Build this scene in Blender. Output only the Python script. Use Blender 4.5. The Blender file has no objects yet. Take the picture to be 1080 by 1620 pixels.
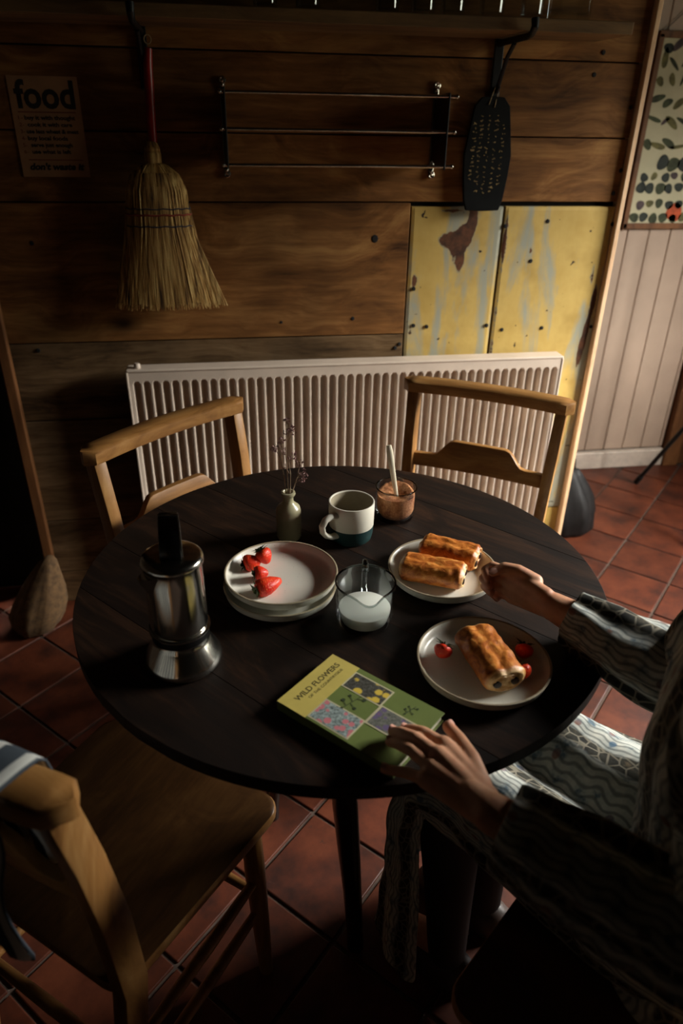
import bpy, bmesh, math, random
from mathutils import Vector, Matrix, noise as mnoise

random.seed(7)
SC = bpy.context.scene
COL = SC.collection
PI = math.pi

# ------------------------------------------------------------------ camera
cam_d = bpy.data.cameras.new('camera')
cam_d.sensor_fit = 'VERTICAL'
cam_d.sensor_height = 36.0
cam_d.lens = 1123.6 / 1620 * 36.0
cam_d.clip_start = 0.02
cam = bpy.data.objects.new('camera', cam_d)
COL.objects.link(cam)
_yaw, _pitch, _roll = -0.16706, 0.50883, 0.01831
F = Vector((-math.sin(_yaw) * math.cos(_pitch), math.cos(_yaw) * math.cos(_pitch), -math.sin(_pitch)))
R0 = Vector((math.cos(_yaw), math.sin(_yaw), 0))
U0 = R0.cross(F)
RR = R0 * math.cos(_roll) + U0 * math.sin(_roll)
UU = U0 * math.cos(_roll) - R0 * math.sin(_roll)
mw = Matrix((RR, UU, -F)).transposed().to_4x4()
mw.translation = Vector((-0.17672, -1.02067, 1.45159))
cam.matrix_world = mw
cam_d.dof.use_dof = True
cam_d.dof.focus_distance = 1.30
cam_d.dof.aperture_fstop = 3.2
SC.camera = cam

# ------------------------------------------------------------------ world, light, exposure
SC.view_settings.view_transform = 'Standard'
SC.view_settings.look = 'None'
SC.view_settings.gamma = 1.0
SC.view_settings.use_curve_mapping = False
SC.view_settings.exposure = 1.5

world = bpy.data.worlds.new('overcast_sky')
SC.world = world
world.use_nodes = True
_wn = world.node_tree
_wn.nodes.clear()
_o = _wn.nodes.new('ShaderNodeOutputWorld')
_b = _wn.nodes.new('ShaderNodeBackground')
_tc = _wn.nodes.new('ShaderNodeTexCoord')
_sx = _wn.nodes.new('ShaderNodeSeparateXYZ')
_cr = _wn.nodes.new('ShaderNodeValToRGB')
_wn.links.new(_tc.outputs['Generated'], _sx.inputs[0])
_mr = _wn.nodes.new('ShaderNodeMapRange')
_mr.inputs['From Min'].default_value = -0.2
_mr.inputs['From Max'].default_value = 0.6
_wn.links.new(_sx.outputs['Z'], _mr.inputs['Value'])
_wn.links.new(_mr.outputs[0], _cr.inputs['Fac'])
_e = _cr.color_ramp.elements
_e[0].position = 0.46; _e[0].color = (0.05, 0.05, 0.04, 1)     # ground outside
_e[1].position = 0.70; _e[1].color = (1.0, 0.98, 0.92, 1)      # overcast sky
_wn.links.new(_cr.outputs['Color'], _b.inputs['Color'])
_b.inputs['Strength'].default_value = 33.0
_wn.links.new(_b.outputs[0], _o.inputs['Surface'])

# daylight portal in the window opening of the right wall
WIN = dict(x=2.3, y0=-0.20, y1=0.74, z0=0.92, z1=2.02)
_pd = bpy.data.lights.new('window_portal', 'AREA')
_pd.shape = 'RECTANGLE'
_pd.size = WIN['y1'] - WIN['y0']
_pd.size_y = WIN['z1'] - WIN['z0']
_pd.cycles.is_portal = True
_po = bpy.data.objects.new('window_portal', _pd)
COL.objects.link(_po)
_po.location = (WIN['x'] + 0.02, (WIN['y0'] + WIN['y1']) / 2, (WIN['z0'] + WIN['z1']) / 2)
_po.rotation_euler = Vector((-1, 0, 0)).to_track_quat('-Z', 'Z').to_euler()


# ------------------------------------------------------------------ helpers: objects
def tag(o, label=None, cat=None, group=None, kind=None):
    if label: o['label'] = label
    if cat: o['category'] = cat
    if group: o['group'] = group
    if kind: o['kind'] = kind
    return o

def thing(name, label, cat, loc=(0, 0, 0), rz=0.0, group=None):
    o = bpy.data.objects.new(name, None)
    o.empty_display_size = 0.02
    COL.objects.link(o)
    o.location = loc
    o.rotation_euler = (0, 0, rz)
    return tag(o, label, cat, group)

def copy_tree(o, parent=None):
    c = o.copy()
    COL.objects.link(c)
    if parent: c.parent = parent
    for ch in list(o.children):
        copy_tree(ch, c)
    return c

class MB:
    """collects vertices and faces, builds ONE mesh object"""
    def __init__(s):
        s.v = []; s.f = []; s.m = []; s.uv = {}
    def add(s, verts, faces, mi=0):
        b = len(s.v)
        s.v += [tuple(x) for x in verts]
        for f in faces:
            s.f.append(tuple(i + b for i in f)); s.m.append(mi)
        return s
    def box(s, c, d, rot=None, mi=0):
        hx, hy, hz = d[0] / 2, d[1] / 2, d[2] / 2
        vs = [Vector((x, y, z)) for x in (-hx, hx) for y in (-hy, hy) for z in (-hz, hz)]
        if rot: vs = [rot @ v for v in vs]
        c = Vector(c)
        return s.add([v + c for v in vs], [(0, 1, 3, 2), (4, 6, 7, 5), (0, 4, 5, 1), (2, 3, 7, 6), (0, 2, 6, 4), (1, 5, 7, 3)], mi)
    def loft(s, rings, caps=True, closed=True, mi=0, loop=False):
        b = len(s.v); n = len(rings[0])
        for r in rings: s.v += [tuple(x) for x in r]
        k = len(rings)
        for i in range(k if loop else k - 1):
            for j in range(n if closed else n - 1):
                i2 = (i + 1) % k
                s.f.append((b + i * n + j, b + i * n + (j + 1) % n, b + i2 * n + (j + 1) % n, b + i2 * n + j)); s.m.append(mi)
        if caps and not loop:
            s.f.append(tuple(b + j for j in reversed(range(n)))); s.m.append(mi)
            s.f.append(tuple(b + (k - 1) * n + j for j in range(n))); s.m.append(mi)
        return s
    def lathe(s, prof, seg=32, c=(0, 0, 0), rot=None, mi=0, caps=True):
        """prof: list of (r, z), from bottom outside ... ; r==0 ends make a pole"""
        rings = []
        c = Vector(c)
        for r, z in prof:
            r = max(r, 1e-5)
            ring = [Vector((r * math.cos(2 * PI * i / seg), r * math.sin(2 * PI * i / seg), z)) for i in range(seg)]
            if rot: ring = [rot @ v for v in ring]
            rings.append([v + c for v in ring])
        return s.loft(rings, caps=caps, mi=mi)
    def tube(s, pts, rad, seg=10, caps=True, mi=0, flat=None, up=None):
        pts = [Vector(p) for p in pts]
        if not isinstance(rad, (list, tuple)): rad = [rad] * len(pts)
        rings = []
        prev = None
        for i, p in enumerate(pts):
            t = (pts[min(i + 1, len(pts) - 1)] - pts[max(i - 1, 0)]).normalized()
            if prev is None:
                a = Vector(up) if up else (Vector((0, 0, 1)) if abs(t.z) < 0.9 else Vector((0, 1, 0)))
                n = (a - t * a.dot(t)).normalized()
            else:
                n = (prev - t * prev.dot(t)).normalized()
            prev = n
            b = t.cross(n)
            fl = flat if flat else 1.0
            rings.append([p + n * math.cos(2 * PI * j / seg) * rad[i] + b * math.sin(2 * PI * j / seg) * rad[i] * fl for j in range(seg)])
        return s.loft(rings, caps=caps, mi=mi)
    def prism(s, poly, axis_dir, depth, mi=0):
        """poly: list of 3-D points, extruded by axis_dir*depth"""
        d = Vector(axis_dir) * depth
        a = [Vector(p) for p in poly]
        return s.loft([a, [p + d for p in a]], caps=True, mi=mi)
    def sphere(s, c, r, seg=12, rings=8, sc=(1, 1, 1), mi=0):
        prof = [(r * math.sin(PI * i / rings), -r * math.cos(PI * i / rings)) for i in range(rings + 1)]
        c = Vector(c); rg = []
        for rr, z in prof:
            rr = max(rr, 1e-5)
            rg.append([c + Vector((rr * math.cos(2 * PI * i / seg) * sc[0], rr * math.sin(2 * PI * i / seg) * sc[1], z * sc[2])) for i in range(seg)])
        return s.loft(rg, mi=mi)
    def build(s, name, mat, parent=None, smooth=False, bevel=0, loc=None, angle=40, fixn=True):
        me = bpy.data.meshes.new(name)
        bm = bmesh.new()
        vs = [bm.verts.new(v) for v in s.v]
        for f, mi in zip(s.f, s.m):
            try:
                fc = bm.faces.new([vs[i] for i in f]); fc.material_index = mi
            except ValueError:
                pass
        bmesh.ops.remove_doubles(bm, verts=bm.verts, dist=2e-5)
        if fixn: bmesh.ops.recalc_face_normals(bm, faces=bm.faces)
        if bevel:
            es = [e for e in bm.edges if len(e.link_faces) == 2 and e.calc_face_angle(0) > math.radians(30)]
            bmesh.ops.bevel(bm, geom=es, offset=bevel, segments=2, affect='EDGES', profile=0.5, clamp_overlap=True)
        if smooth:
            for f in bm.faces: f.smooth = True
            for e in bm.edges:
                if len(e.link_faces) == 2 and e.calc_face_angle(0) > math.radians(angle): e.smooth = False
        bm.to_mesh(me); bm.free()
        for m_ in (mat if isinstance(mat, (list, tuple)) else [mat]): me.materials.append(m_)
        o = bpy.data.objects.new(name, me)
        COL.objects.link(o)
        if parent: o.parent = parent
        if loc: o.location = loc
        return o

def disp_noise(o, amp, scale, seed=0.0):
    me = o.data
    ns = [v.normal.copy() for v in me.vertices]
    for v, n in zip(me.vertices, ns):
        v.co += n * (amp * mnoise.noise(v.co * scale + Vector((seed, seed * 1.7, 0))))
    return o

def remeshed(name, mb, voxel, mat, parent=None, smooth_iter=4, smooth_fac=0.5):
    tmp = mb.build('tmp_' + name, mat)
    m = tmp.modifiers.new('r', 'REMESH'); m.mode = 'VOXEL'; m.voxel_size = voxel; m.use_smooth_shade = True
    s = tmp.modifiers.new('s', 'SMOOTH'); s.iterations = smooth_iter; s.factor = smooth_fac
    dg = bpy.context.evaluated_depsgraph_get()
    me = bpy.data.meshes.new_from_object(tmp.evaluated_get(dg))
    me.name = name
    old = tmp.data
    bpy.data.objects.remove(tmp); bpy.data.meshes.remove(old)
    me.materials.clear(); me.materials.append(mat)
    for p in me.polygons: p.use_smooth = True
    o = bpy.data.objects.new(name, me); COL.objects.link(o)
    if parent: o.parent = parent
    return o

def bone(mb, a, b, ra, rb, n=4):
    a, b = Vector(a), Vector(b)
    mb.tube([a.lerp(b, i / n) for i in range(n + 1)], [ra + (rb - ra) * i / n for i in range(n + 1)], seg=14)
    mb.sphere(a, ra, 14, 9); mb.sphere(b, rb, 14, 9)

def text_mesh(name, body, size, mat, parent, M4, align='LEFT', bold=0.0, xscale=1.0, spacing=1.0):
    cu = bpy.data.curves.new('tmp_text', 'FONT')
    cu.body = body; cu.size = size; cu.align_x = align; cu.offset = bold; cu.space_character = spacing
    cu.resolution_u = 3
    to = bpy.data.objects.new('tmp_text', cu); COL.objects.link(to)
    dg = bpy.context.evaluated_depsgraph_get(); dg.update()
    me = bpy.data.meshes.new_from_object(to.evaluated_get(dg))
    bpy.data.objects.remove(to); bpy.data.curves.remove(cu)
    me.name = name
    me.transform(M4 @ Matrix.Diagonal((xscale, 1, 1, 1)))
    me.materials.clear(); me.materials.append(mat)
    o = bpy.data.objects.new(name, me); COL.objects.link(o); o.parent = parent
    return o

# ------------------------------------------------------------------ helpers: materials
def C(r, g, b):
    f = lambda c: ((c / 255 + 0.055) / 1.055) ** 2.4 if c > 10 else c / 255 / 12.92
    return (f(r), f(g), f(b), 1.0)

class NT:
    def __init__(s, name):
        s.mat = bpy.data.materials.new(name); s.mat.use_nodes = True
        s.t = s.mat.node_tree; s.t.nodes.clear()
        s.out = s.t.nodes.new('ShaderNodeOutputMaterial')
        s.bsdf = s.t.nodes.new('ShaderNodeBsdfPrincipled')
        s.t.links.new(s.bsdf.outputs[0], s.out.inputs[0])
    def n(s, typ, attrs=None, **inp):
        nd = s.t.nodes.new('ShaderNode' + typ)
        for k, v in (attrs or {}).items(): setattr(nd, k, v)
        for k, v in inp.items(): s.set(nd, k.replace('_', ' '), v)
        return nd
    def set(s, nd, key, v):
        sock = nd.inputs[int(key)] if str(key).isdigit() else nd.inputs[key]
        if hasattr(v, 'is_output'): s.t.links.new(v, sock)
        else: sock.default_value = v
    def coords(s, scale=(1, 1, 1), rnd=True, kind='Object', rot=(0, 0, 0)):
        tc = s.n('TexCoord')
        v = tc.outputs[kind]
        mp = s.n('Mapping'); s.t.links.new(v, mp.inputs['Vector']); mp.inputs['Scale'].default_value = scale
        mp.inputs['Rotation'].default_value = rot
        v = mp.outputs[0]
        if rnd:
            oi = s.n('ObjectInfo')
            mu = s.n('Math', {'operation': 'MULTIPLY'}); s.set(mu, 0, oi.outputs['Random']); s.set(mu, 1, 37.0)
            ad = s.n('VectorMath', {'operation': 'ADD'}); s.set(ad, 0, v); s.set(ad, 1, mu.outputs[0])
            v = ad.outputs[0]
        return v
    def noise(s, vec, scale=5.0, detail=4.0, rough=0.55, dist=0.0):
        return s.n('TexNoise', Vector=vec, Scale=scale, Detail=detail, Roughness=rough, Distortion=dist).outputs['Fac']
    def ramp(s, fac, stops):
        r = s.n('ValToRGB'); s.t.links.new(fac, r.inputs[0])
        e = r.color_ramp.elements
        while len(e) < len(stops): e.new(0.5)
        for el, (p, c) in zip(e, stops):
            el.position = p
            el.color = c if len(c) == 4 else (*c, 1)
        return r.outputs['Color']
    def step(s, fac, a, b):
        return s.n('MapRange', None, Value=fac, From_Min=a, From_Max=b).outputs[0]
    def mix(s, fac, a, b, mode='MIX'):
        m = s.n('Mix', {'data_type': 'RGBA', 'blend_type': mode})
        s.set(m, 0, fac); s.set(m, 6, a); s.set(m, 7, b)
        return m.outputs[2]
    def math(s, op, a, b=0.0):
        m = s.n('Math', {'operation': op}); s.set(m, 0, a); s.set(m, 1, b)
        return m.outputs[0]
    def bump(s, h, strength=0.3, dist=0.002):
        b = s.n('Bump', Height=h, Strength=strength, Distance=dist)
        s.t.links.new(b.outputs[0], s.bsdf.inputs['Normal'])
    def done(s, color=None, rough=None, metal=None, **kw):
        if color is not None: s.set(s.bsdf, 'Base Color', color)
        if rough is not None: s.set(s.bsdf, 'Roughness', rough)
        if metal is not None: s.set(s.bsdf, 'Metallic', metal)
        for k, v in kw.items(): s.set(s.bsdf, k.replace('_', ' '), v)
        return s.mat

def wood(name, dark, mid, light, axis='x', scale=1.0, rough=0.6, knots=0.0, vary=0.25, spec=0.3, bump=0.25):
    n = NT(name)
    a = {'x': (1.2, 14, 14), 'y': (14, 1.2, 14), 'z': (14, 14, 1.2)}[axis]
    v = n.coords(tuple(k * scale for k in a))
    warp = n.noise(n.coords((1.5, 1.5, 1.5)), 1.6, 2, 0.5)
    vv = n.n('VectorMath', {'operation': 'MULTIPLY_ADD'})
    n.set(vv, 0, warp); n.set(vv, 1, (1.2, 4.0, 4.0)); n.set(vv, 2, v)
    g = n.noise(vv.outputs[0], 1.0, 6, 0.65, 0.6)
    fine = n.noise(n.coords(tuple(k * 6 * scale for k in a)), 1.0, 3, 0.7)
    f = n.math('ADD', n.math('MULTIPLY', g, 0.75), n.math('MULTIPLY', fine, 0.25))
    col = n.ramp(f, [(0.30, dark), (0.5, mid), (0.70, light)])
    if knots:
        vk = n.coords({'x': (1.3, 2.2, 2.2), 'y': (2.2, 1.3, 2.2), 'z': (2.2, 2.2, 1.3)}[axis])
        vo = n.n('TexVoronoi', Vector=vk, Scale=2.0, Randomness=1.0)
        k = n.step(vo.outputs['Distance'], 0.15, 0.03)
        col = n.mix(n.math('MULTIPLY', k, knots), col, tuple(c * 0.22 for c in dark[:3]) + (1,))
    big = n.noise(n.coords((1.8, 1.8, 1.8)), 1.5, 4, 0.6)
    col = n.mix(vary, col, n.ramp(big, [(0.3, (0.25, 0.25, 0.25, 1)), (0.7, (1.25, 1.2, 1.1, 1))]), 'MULTIPLY')
    n.bump(f, bump, 0.0015)
    return n.done(col, rough, Specular_IOR_Level=spec)

def plain(name, col, rough=0.5, metal=0.0, mottled=0.12, scale=25, bump=0.0, **kw):
    n = NT(name)
    f = n.noise(n.coords((1, 1, 1)), scale, 5, 0.6)
    c2 = tuple(min(1, x * (1 - mottled * 2)) for x in col[:3]) + (1,)
    cc = n.ramp(f, [(0.35, c2), (0.65, col)])
    if bump: n.bump(f, bump, 0.001)
    return n.done(cc, rough, metal, **kw)

def glass(name, tint=(1, 1, 1, 1), gloss=0.3):
    # thin clear wall: fresnel mix of a see-through and a mirror-like layer
    n = NT(name)
    n.t.nodes.remove(n.bsdf)
    tr = n.n('BsdfTransparent', Color=tint); gl = n.n('BsdfGlossy', Roughness=0.0)
    fr = n.n('LayerWeight', Blend=0.34)
    mx = n.n('MixShader')
    k = n.math('ADD', n.math('MULTIPLY', fr.outputs['Fresnel'], gloss), 0.0)
    n.set(mx, 0, k); n.set(mx, 1, tr.outputs[0]); n.set(mx, 2, gl.outputs[0])
    n.t.links.new(mx.outputs[0], n.out.inputs[0])
    return n.mat

# ------------------------------------------------------------------ materials
M = {}
M['plank'] = wood('old_pine_plank', C(58, 35, 18), C(128, 86, 46), C(176, 130, 78), 'x', 1.0, 0.7, knots=0.9, vary=0.65, spec=0.15)
M['plank_grey'] = wood('weathered_plank', C(46, 34, 25), C(108, 84, 58), C(144, 118, 88), 'x', 1.6, 0.8, knots=0.7, vary=0.7, spec=0.1)
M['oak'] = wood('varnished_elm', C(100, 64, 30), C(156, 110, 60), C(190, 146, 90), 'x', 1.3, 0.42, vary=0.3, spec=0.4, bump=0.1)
M['oak_z'] = wood('varnished_elm_upright', C(100, 64, 30), C(156, 110, 60), C(190, 146, 90), 'z', 1.3, 0.42, vary=0.3, spec=0.4, bump=0.1)
M['oak_y_shaded'] = wood('varnished_elm_seat_shaded', C(52, 33, 17), C(86, 56, 28), C(110, 76, 40), 'y', 1.0, 0.5, vary=0.4, spec=0.25, bump=0.1)  # seat top: same elm, darkened in the colour to stand for shade
M['table'] = wood('dark_stained_oak', C(17, 10, 7), C(31, 19, 12), C(62, 40, 26), 'x', 1.6, 0.62, vary=0.8, spec=0.16, bump=0.4)
M['table_leg'] = wood('dark_turned_oak', C(18, 12, 9), C(28, 18, 13), C(40, 26, 18), 'z', 1.2, 0.22, vary=0.4, spec=0.6, bump=0.05)
M['trim'] = wood('bare_pine_trim', C(176, 136, 100), C(222, 182, 142), C(236, 202, 164), 'z', 1.0, 0.6, vary=0.2)
M['trim_dark'] = wood('brown_trim', C(70, 42, 22), C(110, 70, 38), C(134, 88, 50), 'z', 1.0, 0.6, vary=0.4)
M['dark'] = plain('dark_gap', C(14, 11, 9), 0.9)
M['shelf'] = wood('dusty_shelf_board', C(84, 62, 38), C(124, 94, 58), C(148, 116, 76), 'x', 1.2, 0.7, vary=0.3)
M['iron'] = plain('black_iron', C(20, 19, 18), 0.5, 0.3, 0.2, 60, 0.2)
M['chrome'] = plain('old_chrome', C(190, 182, 170), 0.22, 1.0, 0.15, 60)
M['steel'] = plain('polished_steel', C(205, 200, 190), 0.17, 1.0, 0.05, 30)
M['bakelite'] = plain('black_bakelite', C(14, 14, 14), 0.3, 0.0, 0.1)
M['radiator'] = plain('cream_enamel', C(214, 196, 178), 0.4, 0.0, 0.06, 12)
M['far_panel'] = plain('pink_beige_paint', C(172, 148, 128), 0.6, 0.0, 0.06, 6)
M['plaster'] = plain('dark_wall_paint', C(34, 29, 24), 1.0, 0.0, 0.2, 6, Specular_IOR_Level=0.05)
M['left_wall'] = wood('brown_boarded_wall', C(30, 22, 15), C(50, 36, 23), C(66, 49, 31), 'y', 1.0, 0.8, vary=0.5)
M['grout'] = plain('grey_pink_grout', C(80, 63, 53), 0.95, 0.0, 0.2, 40, 0.3)
M['white_trim'] = plain('offwhite_gloss', C(200, 184, 168), 0.4)

def _tile():
    n = NT('terracotta_tile')
    oi = n.n('ObjectInfo')
    v = n.coords((1, 1, 1))
    f = n.noise(v, 9, 6, 0.65)
    sp = n.noise(v, 60, 3, 0.6)
    col = n.ramp(f, [(0.3, C(42, 19, 12)), (0.5, C(76, 35, 19)), (0.72, C(98, 50, 29))])
    col = n.mix(0.5, col, n.ramp(oi.outputs['Random'], [(0, (0.6, 0.55, 0.55, 1)), (1, (1.25, 1.15, 1.1, 1))]), 'MULTIPLY')
    col = n.mix(n.step(sp, 0.66, 0.75), col, C(60, 32, 24))
    n.bump(f, 0.3, 0.002)
    return n.done(col, 0.5, Specular_IOR_Level=0.35)
M['tile'] = _tile()

def _yellow():
    n = NT('flaking_yellow_paint')
    v = n.coords((1, 1, 1))
    vs = n.coords((7.0, 7.0, 1.6))
    fine = n.noise(n.coords((30, 30, 5)), 1.0, 4, 0.7)
    base = n.ramp(n.noise(v, 5, 4, 0.6), [(0.3, C(168, 138, 72)), (0.5, C(198, 168, 96)), (0.7, C(182, 150, 78))])
    base = n.mix(n.math('MULTIPLY', fine, 0.35), base, C(150, 120, 50))
    a = n.noise(vs, 1.0, 6, 0.62, 0.4)
    base = n.mix(n.math('MULTIPLY', n.step(a, 0.48, 0.56), 0.8), base, C(140, 148, 140))
    b = n.noise(n.coords((4.5, 4.5, 1.8)), 1.3, 6, 0.7, 0.3)
    base = n.mix(n.step(b, 0.655, 0.69), base, C(74, 46, 30))
    sp = n.noise(v, 42, 2, 0.5)
    base = n.mix(n.step(sp, 0.735, 0.75), base, C(48, 34, 24))
    # bare patch where the paint has come off round an old knot (attribute painted on the boards)
    at = n.n('Attribute', {'attribute_name': 'bare'})
    nn = n.noise(v, 22, 5, 0.7)
    s = n.math('ADD', at.outputs['Fac'], n.math('MULTIPLY', n.math('SUBTRACT', nn, 0.5), 0.9))
    base = n.mix(n.step(s, 0.38, 0.46), base, C(150, 140, 110))
    base = n.mix(n.step(s, 0.46, 0.52), base, n.ramp(nn, [(0.35, C(50, 30, 20)), (0.6, C(96, 58, 34))]))
    n.bump(a, 0.4, 0.002)
    return n.done(base, 0.65, Specular_IOR_Level=0.25)
M['yellow'] = _yellow()

def _ceramic(name, col, speck, rough=0.28, dens=0.72):
    n = NT(name)
    v = n.coords((1, 1, 1))
    sp = n.noise(v, 420, 2, 0.5)
    c = n.mix(n.step(sp, dens, dens + 0.03), col, speck)
    return n.done(c, rough, Specular_IOR_Level=0.5)
M['plate'] = _ceramic('speckled_stoneware', C(222, 218, 204), C(140, 126, 104))
M['plate_rim'] = plain('bare_clay_rim', C(176, 160, 132), 0.5)
M['mug'] = _ceramic('mug_cream_glaze', C(222, 216, 200), C(150, 138, 118), 0.35)
M['mug_in'] = plain('mug_inside', C(176, 164, 140), 0.35)
M['teal'] = plain('dark_teal_glaze', C(30, 58, 58), 0.35, 0, 0.15, 40)
M['vase'] = plain('olive_stoneware', C(168, 160, 128), 0.28, 0, 0.08, 30)
M['glass'] = glass('clear_glass', (0.97, 0.97, 0.97, 1))
M['glass_green'] = glass('pressed_glass', (0.965, 0.985, 0.98, 1))
M['glass_rim'] = glass('thick_glass_rim', (0.80, 0.84, 0.83, 1), 1.0)
M['milk'] = NT('milk').done(C(236, 234, 224), 0.25, Subsurface_Weight=0.15, Subsurface_Radius=(0.01, 0.008, 0.006))

def _sugar():
    n = NT('brown_sugar')
    f = n.noise(n.coords((1, 1, 1)), 260, 3, 0.6)
    g = n.noise(n.coords((1, 1, 1)), 40, 3, 0.6)
    c = n.ramp(n.math('ADD', n.math('MULTIPLY', f, 0.5), n.math('MULTIPLY', g, 0.5)), [(0.38, C(150, 84, 44)), (0.6, C(214, 150, 98))])
    n.bump(f, 0.8, 0.001)
    return n.done(c, 0.8)
M['sugar'] = _sugar()
M['spoon'] = plain('cream_spoon_handle', C(226, 216, 190), 0.35, 0, 0.04)

def _berry():
    n = NT('strawberry_skin')
    v = n.coords((1, 1, 1.0))
    vo = n.n('TexVoronoi', Vector=v, Scale=260.0, Randomness=0.5)
    seed = n.step(vo.outputs['Distance'], 0.30, 0.18)
    base = n.ramp(n.noise(v, 40, 3, 0.5), [(0.3, C(206, 30, 14)), (0.7, C(238, 62, 26))])
    c = n.mix(n.math('MULTIPLY', seed, 0.55), base, C(236, 140, 60))
    n.bump(n.step(vo.outputs['Distance'], 0.1, 0.45), 0.5, 0.0008)
    return n.done(c, 0.42, Specular_IOR_Level=0.4, Subsurface_Weight=0.1, Subsurface_Radius=(0.006, 0.001, 0.001))
M['berry'] = _berry()
M['calyx'] = plain('strawberry_leaf', C(58, 74, 30), 0.6, 0, 0.25, 200)

def _pastry():
    n = NT('baked_pastry')
    v = n.coords((1, 1, 1))
    f = n.noise(n.coords((34, 44, 44)), 1.4, 8, 0.68, 1.4)
    fl = n.noise(v, 120, 4, 0.7)
    sx = n.n('SeparateXYZ'); n.t.links.new(n.n('TexCoord').outputs['Object'], sx.inputs[0])
    top = n.ramp(f, [(0.30, C(122, 58, 18)), (0.44, C(176, 94, 32)), (0.57, C(208, 128, 52)), (0.74, C(232, 176, 102))])
    pale = n.ramp(fl, [(0.35, C(206, 156, 92)), (0.65, C(238, 202, 146))])
    low = n.step(sx.outputs['Z'], 0.011, 0.002)
    endf = n.step(n.math('ABSOLUTE', sx.outputs['X']), 0.049, 0.054)
    c = n.mix(n.math('MULTIPLY', low, 0.7), top, pale)
    c = n.mix(endf, c, pale)
    n.bump(n.math('ADD', f, n.math('MULTIPLY', fl, 0.3)), 0.6, 0.002)
    return n.done(c, 0.38, Specular_IOR_Level=0.5)
M['pastry'] = _pastry()
M['choc'] = plain('dark_chocolate', C(36, 20, 12), 0.4)

def _skin():
    n = NT('skin')
    v = n.coords((1, 1, 1))
    f = n.noise(v, 30, 4, 0.6)
    at = n.n('Attribute', {'attribute_name': 'tip'})
    c = n.ramp(f, [(0.3, C(196, 138, 106)), (0.7, C(222, 168, 134))])
    c = n.mix(n.math('MULTIPLY', at.outputs['Fac'], 0.6), c, C(206, 112, 92))
    n.bump(n.noise(v, 320, 3, 0.6), 0.15, 0.0006)
    return n.done(c, 0.45, Subsurface_Weight=0.12, Subsurface_Radius=(0.012, 0.005, 0.003), Specular_IOR_Level=0.4)
M['skin'] = _skin()
M['nail'] = plain('fingernail', C(226, 170, 150), 0.25, 0, 0.03)
M['hair'] = wood('brown_hair', C(30, 18, 10), C(52, 32, 18), C(72, 46, 26), 'z', 3, 0.5)

def _paisley():
    n = NT('paisley_dress_fabric')
    uv = n.n('TexCoord').outputs['UV']          # u along the limb (m), v round it (m)
    sx = n.n('SeparateXYZ'); n.t.links.new(uv, sx.inputs[0])
    warp = n.noise(uv, 14, 3, 0.55)
    w2 = n.noise(uv, 38, 3, 0.6)
    vv = n.math('ADD', sx.outputs['Y'], n.math('MULTIPLY', n.math('SUBTRACT', warp, 0.5), 0.022))
    band = n.math('PINGPONG', n.math('MULTIPLY', vv, 1.0), 0.05)      # band period 10 cm
    bandf = n.step(band, 0.012, 0.020)                               # 0 dark band, 1 light band
    scroll = n.math('SINE', n.math('ADD', n.math('MULTIPLY', vv, 620.0), n.math('MULTIPLY', n.math('SINE', n.math('MULTIPLY', sx.outputs['X'], 150.0)), 1.6)))
    vo = n.n('TexVoronoi', {'feature': 'DISTANCE_TO_EDGE'}, Vector=uv, Scale=55.0, Randomness=0.9)
    lines = n.step(vo.outputs['Distance'], 0.10, 0.03)
    s01 = n.step(scroll, -0.2, 0.9)
    light = n.ramp(w2, [(0.32, C(92, 110, 122)), (0.44, C(172, 176, 170)), (0.7, C(206, 204, 192))])
    light = n.mix(n.math('MULTIPLY', s01, 0.65), light, C(78, 84, 84))
    dark = n.ramp(w2, [(0.35, C(30, 30, 28)), (0.6, C(58, 56, 48)), (0.75, C(110, 96, 76))])
    dark = n.mix(n.math('MULTIPLY', lines, 0.55), dark, C(150, 142, 124))
    c = n.mix(bandf, dark, light)
    spots = n.n('TexVoronoi', Vector=uv, Scale=36.0, Randomness=0.6)
    sf = n.math('MULTIPLY', n.step(spots.outputs['Distance'], 0.26, 0.18), bandf)
    c = n.mix(n.math('MULTIPLY', sf, 0.8), c, n.ramp(warp, [(0.4, C(60, 96, 124)), (0.55, C(130, 84, 66))]))
    n.bump(n.noise(uv, 900, 2, 0.5), 0.25, 0.0006)
    return n.done(c, 0.85, Specular_IOR_Level=0.15)
M['dress'] = _paisley()

def _towel():
    n = NT('striped_tea_towel')
    uv = n.n('TexCoord').outputs['UV']
    sx = n.n('SeparateXYZ'); n.t.links.new(uv, sx.inputs[0])
    p = n.math('PINGPONG', sx.outputs['X'], 0.02)
    c = n.mix(n.step(p, 0.0125, 0.0145), C(70, 77, 84), C(206, 206, 200))
    n.bump(n.noise(uv, 700, 2, 0.5), 0.3, 0.0006)
    return n.done(c, 0.9, Specular_IOR_Level=0.1)
M['towel'] = _towel()

def _straw():
    n = NT('broom_corn')
    v = n.coords((60, 60, 2.5))
    f = n.noise(v, 1.5, 4, 0.6)
    c = n.ramp(f, [(0.34, C(58, 38, 18)), (0.48, C(160, 120, 62)), (0.66, C(222, 190, 122))])
    n.bump(f, 0.6, 0.002)
    return n.done(c, 0.65, Specular_IOR_Level=0.2)
M['straw'] = _straw()
M['red_paint'] = plain('red_painted_handle', C(150, 30, 22), 0.35, 0, 0.2, 30)
M['navy'] = plain('navy_cord', C(32, 40, 62), 0.8)
M['red_cord'] = plain('red_cord', C(140, 54, 34), 0.8)
M['twine'] = plain('twine', C(176, 150, 110), 0.9)
M['kraft'] = plain('brown_kraft_paper', C(172, 128, 90), 0.85, 0, 0.12, 12)
M['ink'] = plain('black_ink', C(26, 22, 20), 0.8)
M['ink_red'] = plain('red_brown_ink', C(120, 52, 34), 0.8)
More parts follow.
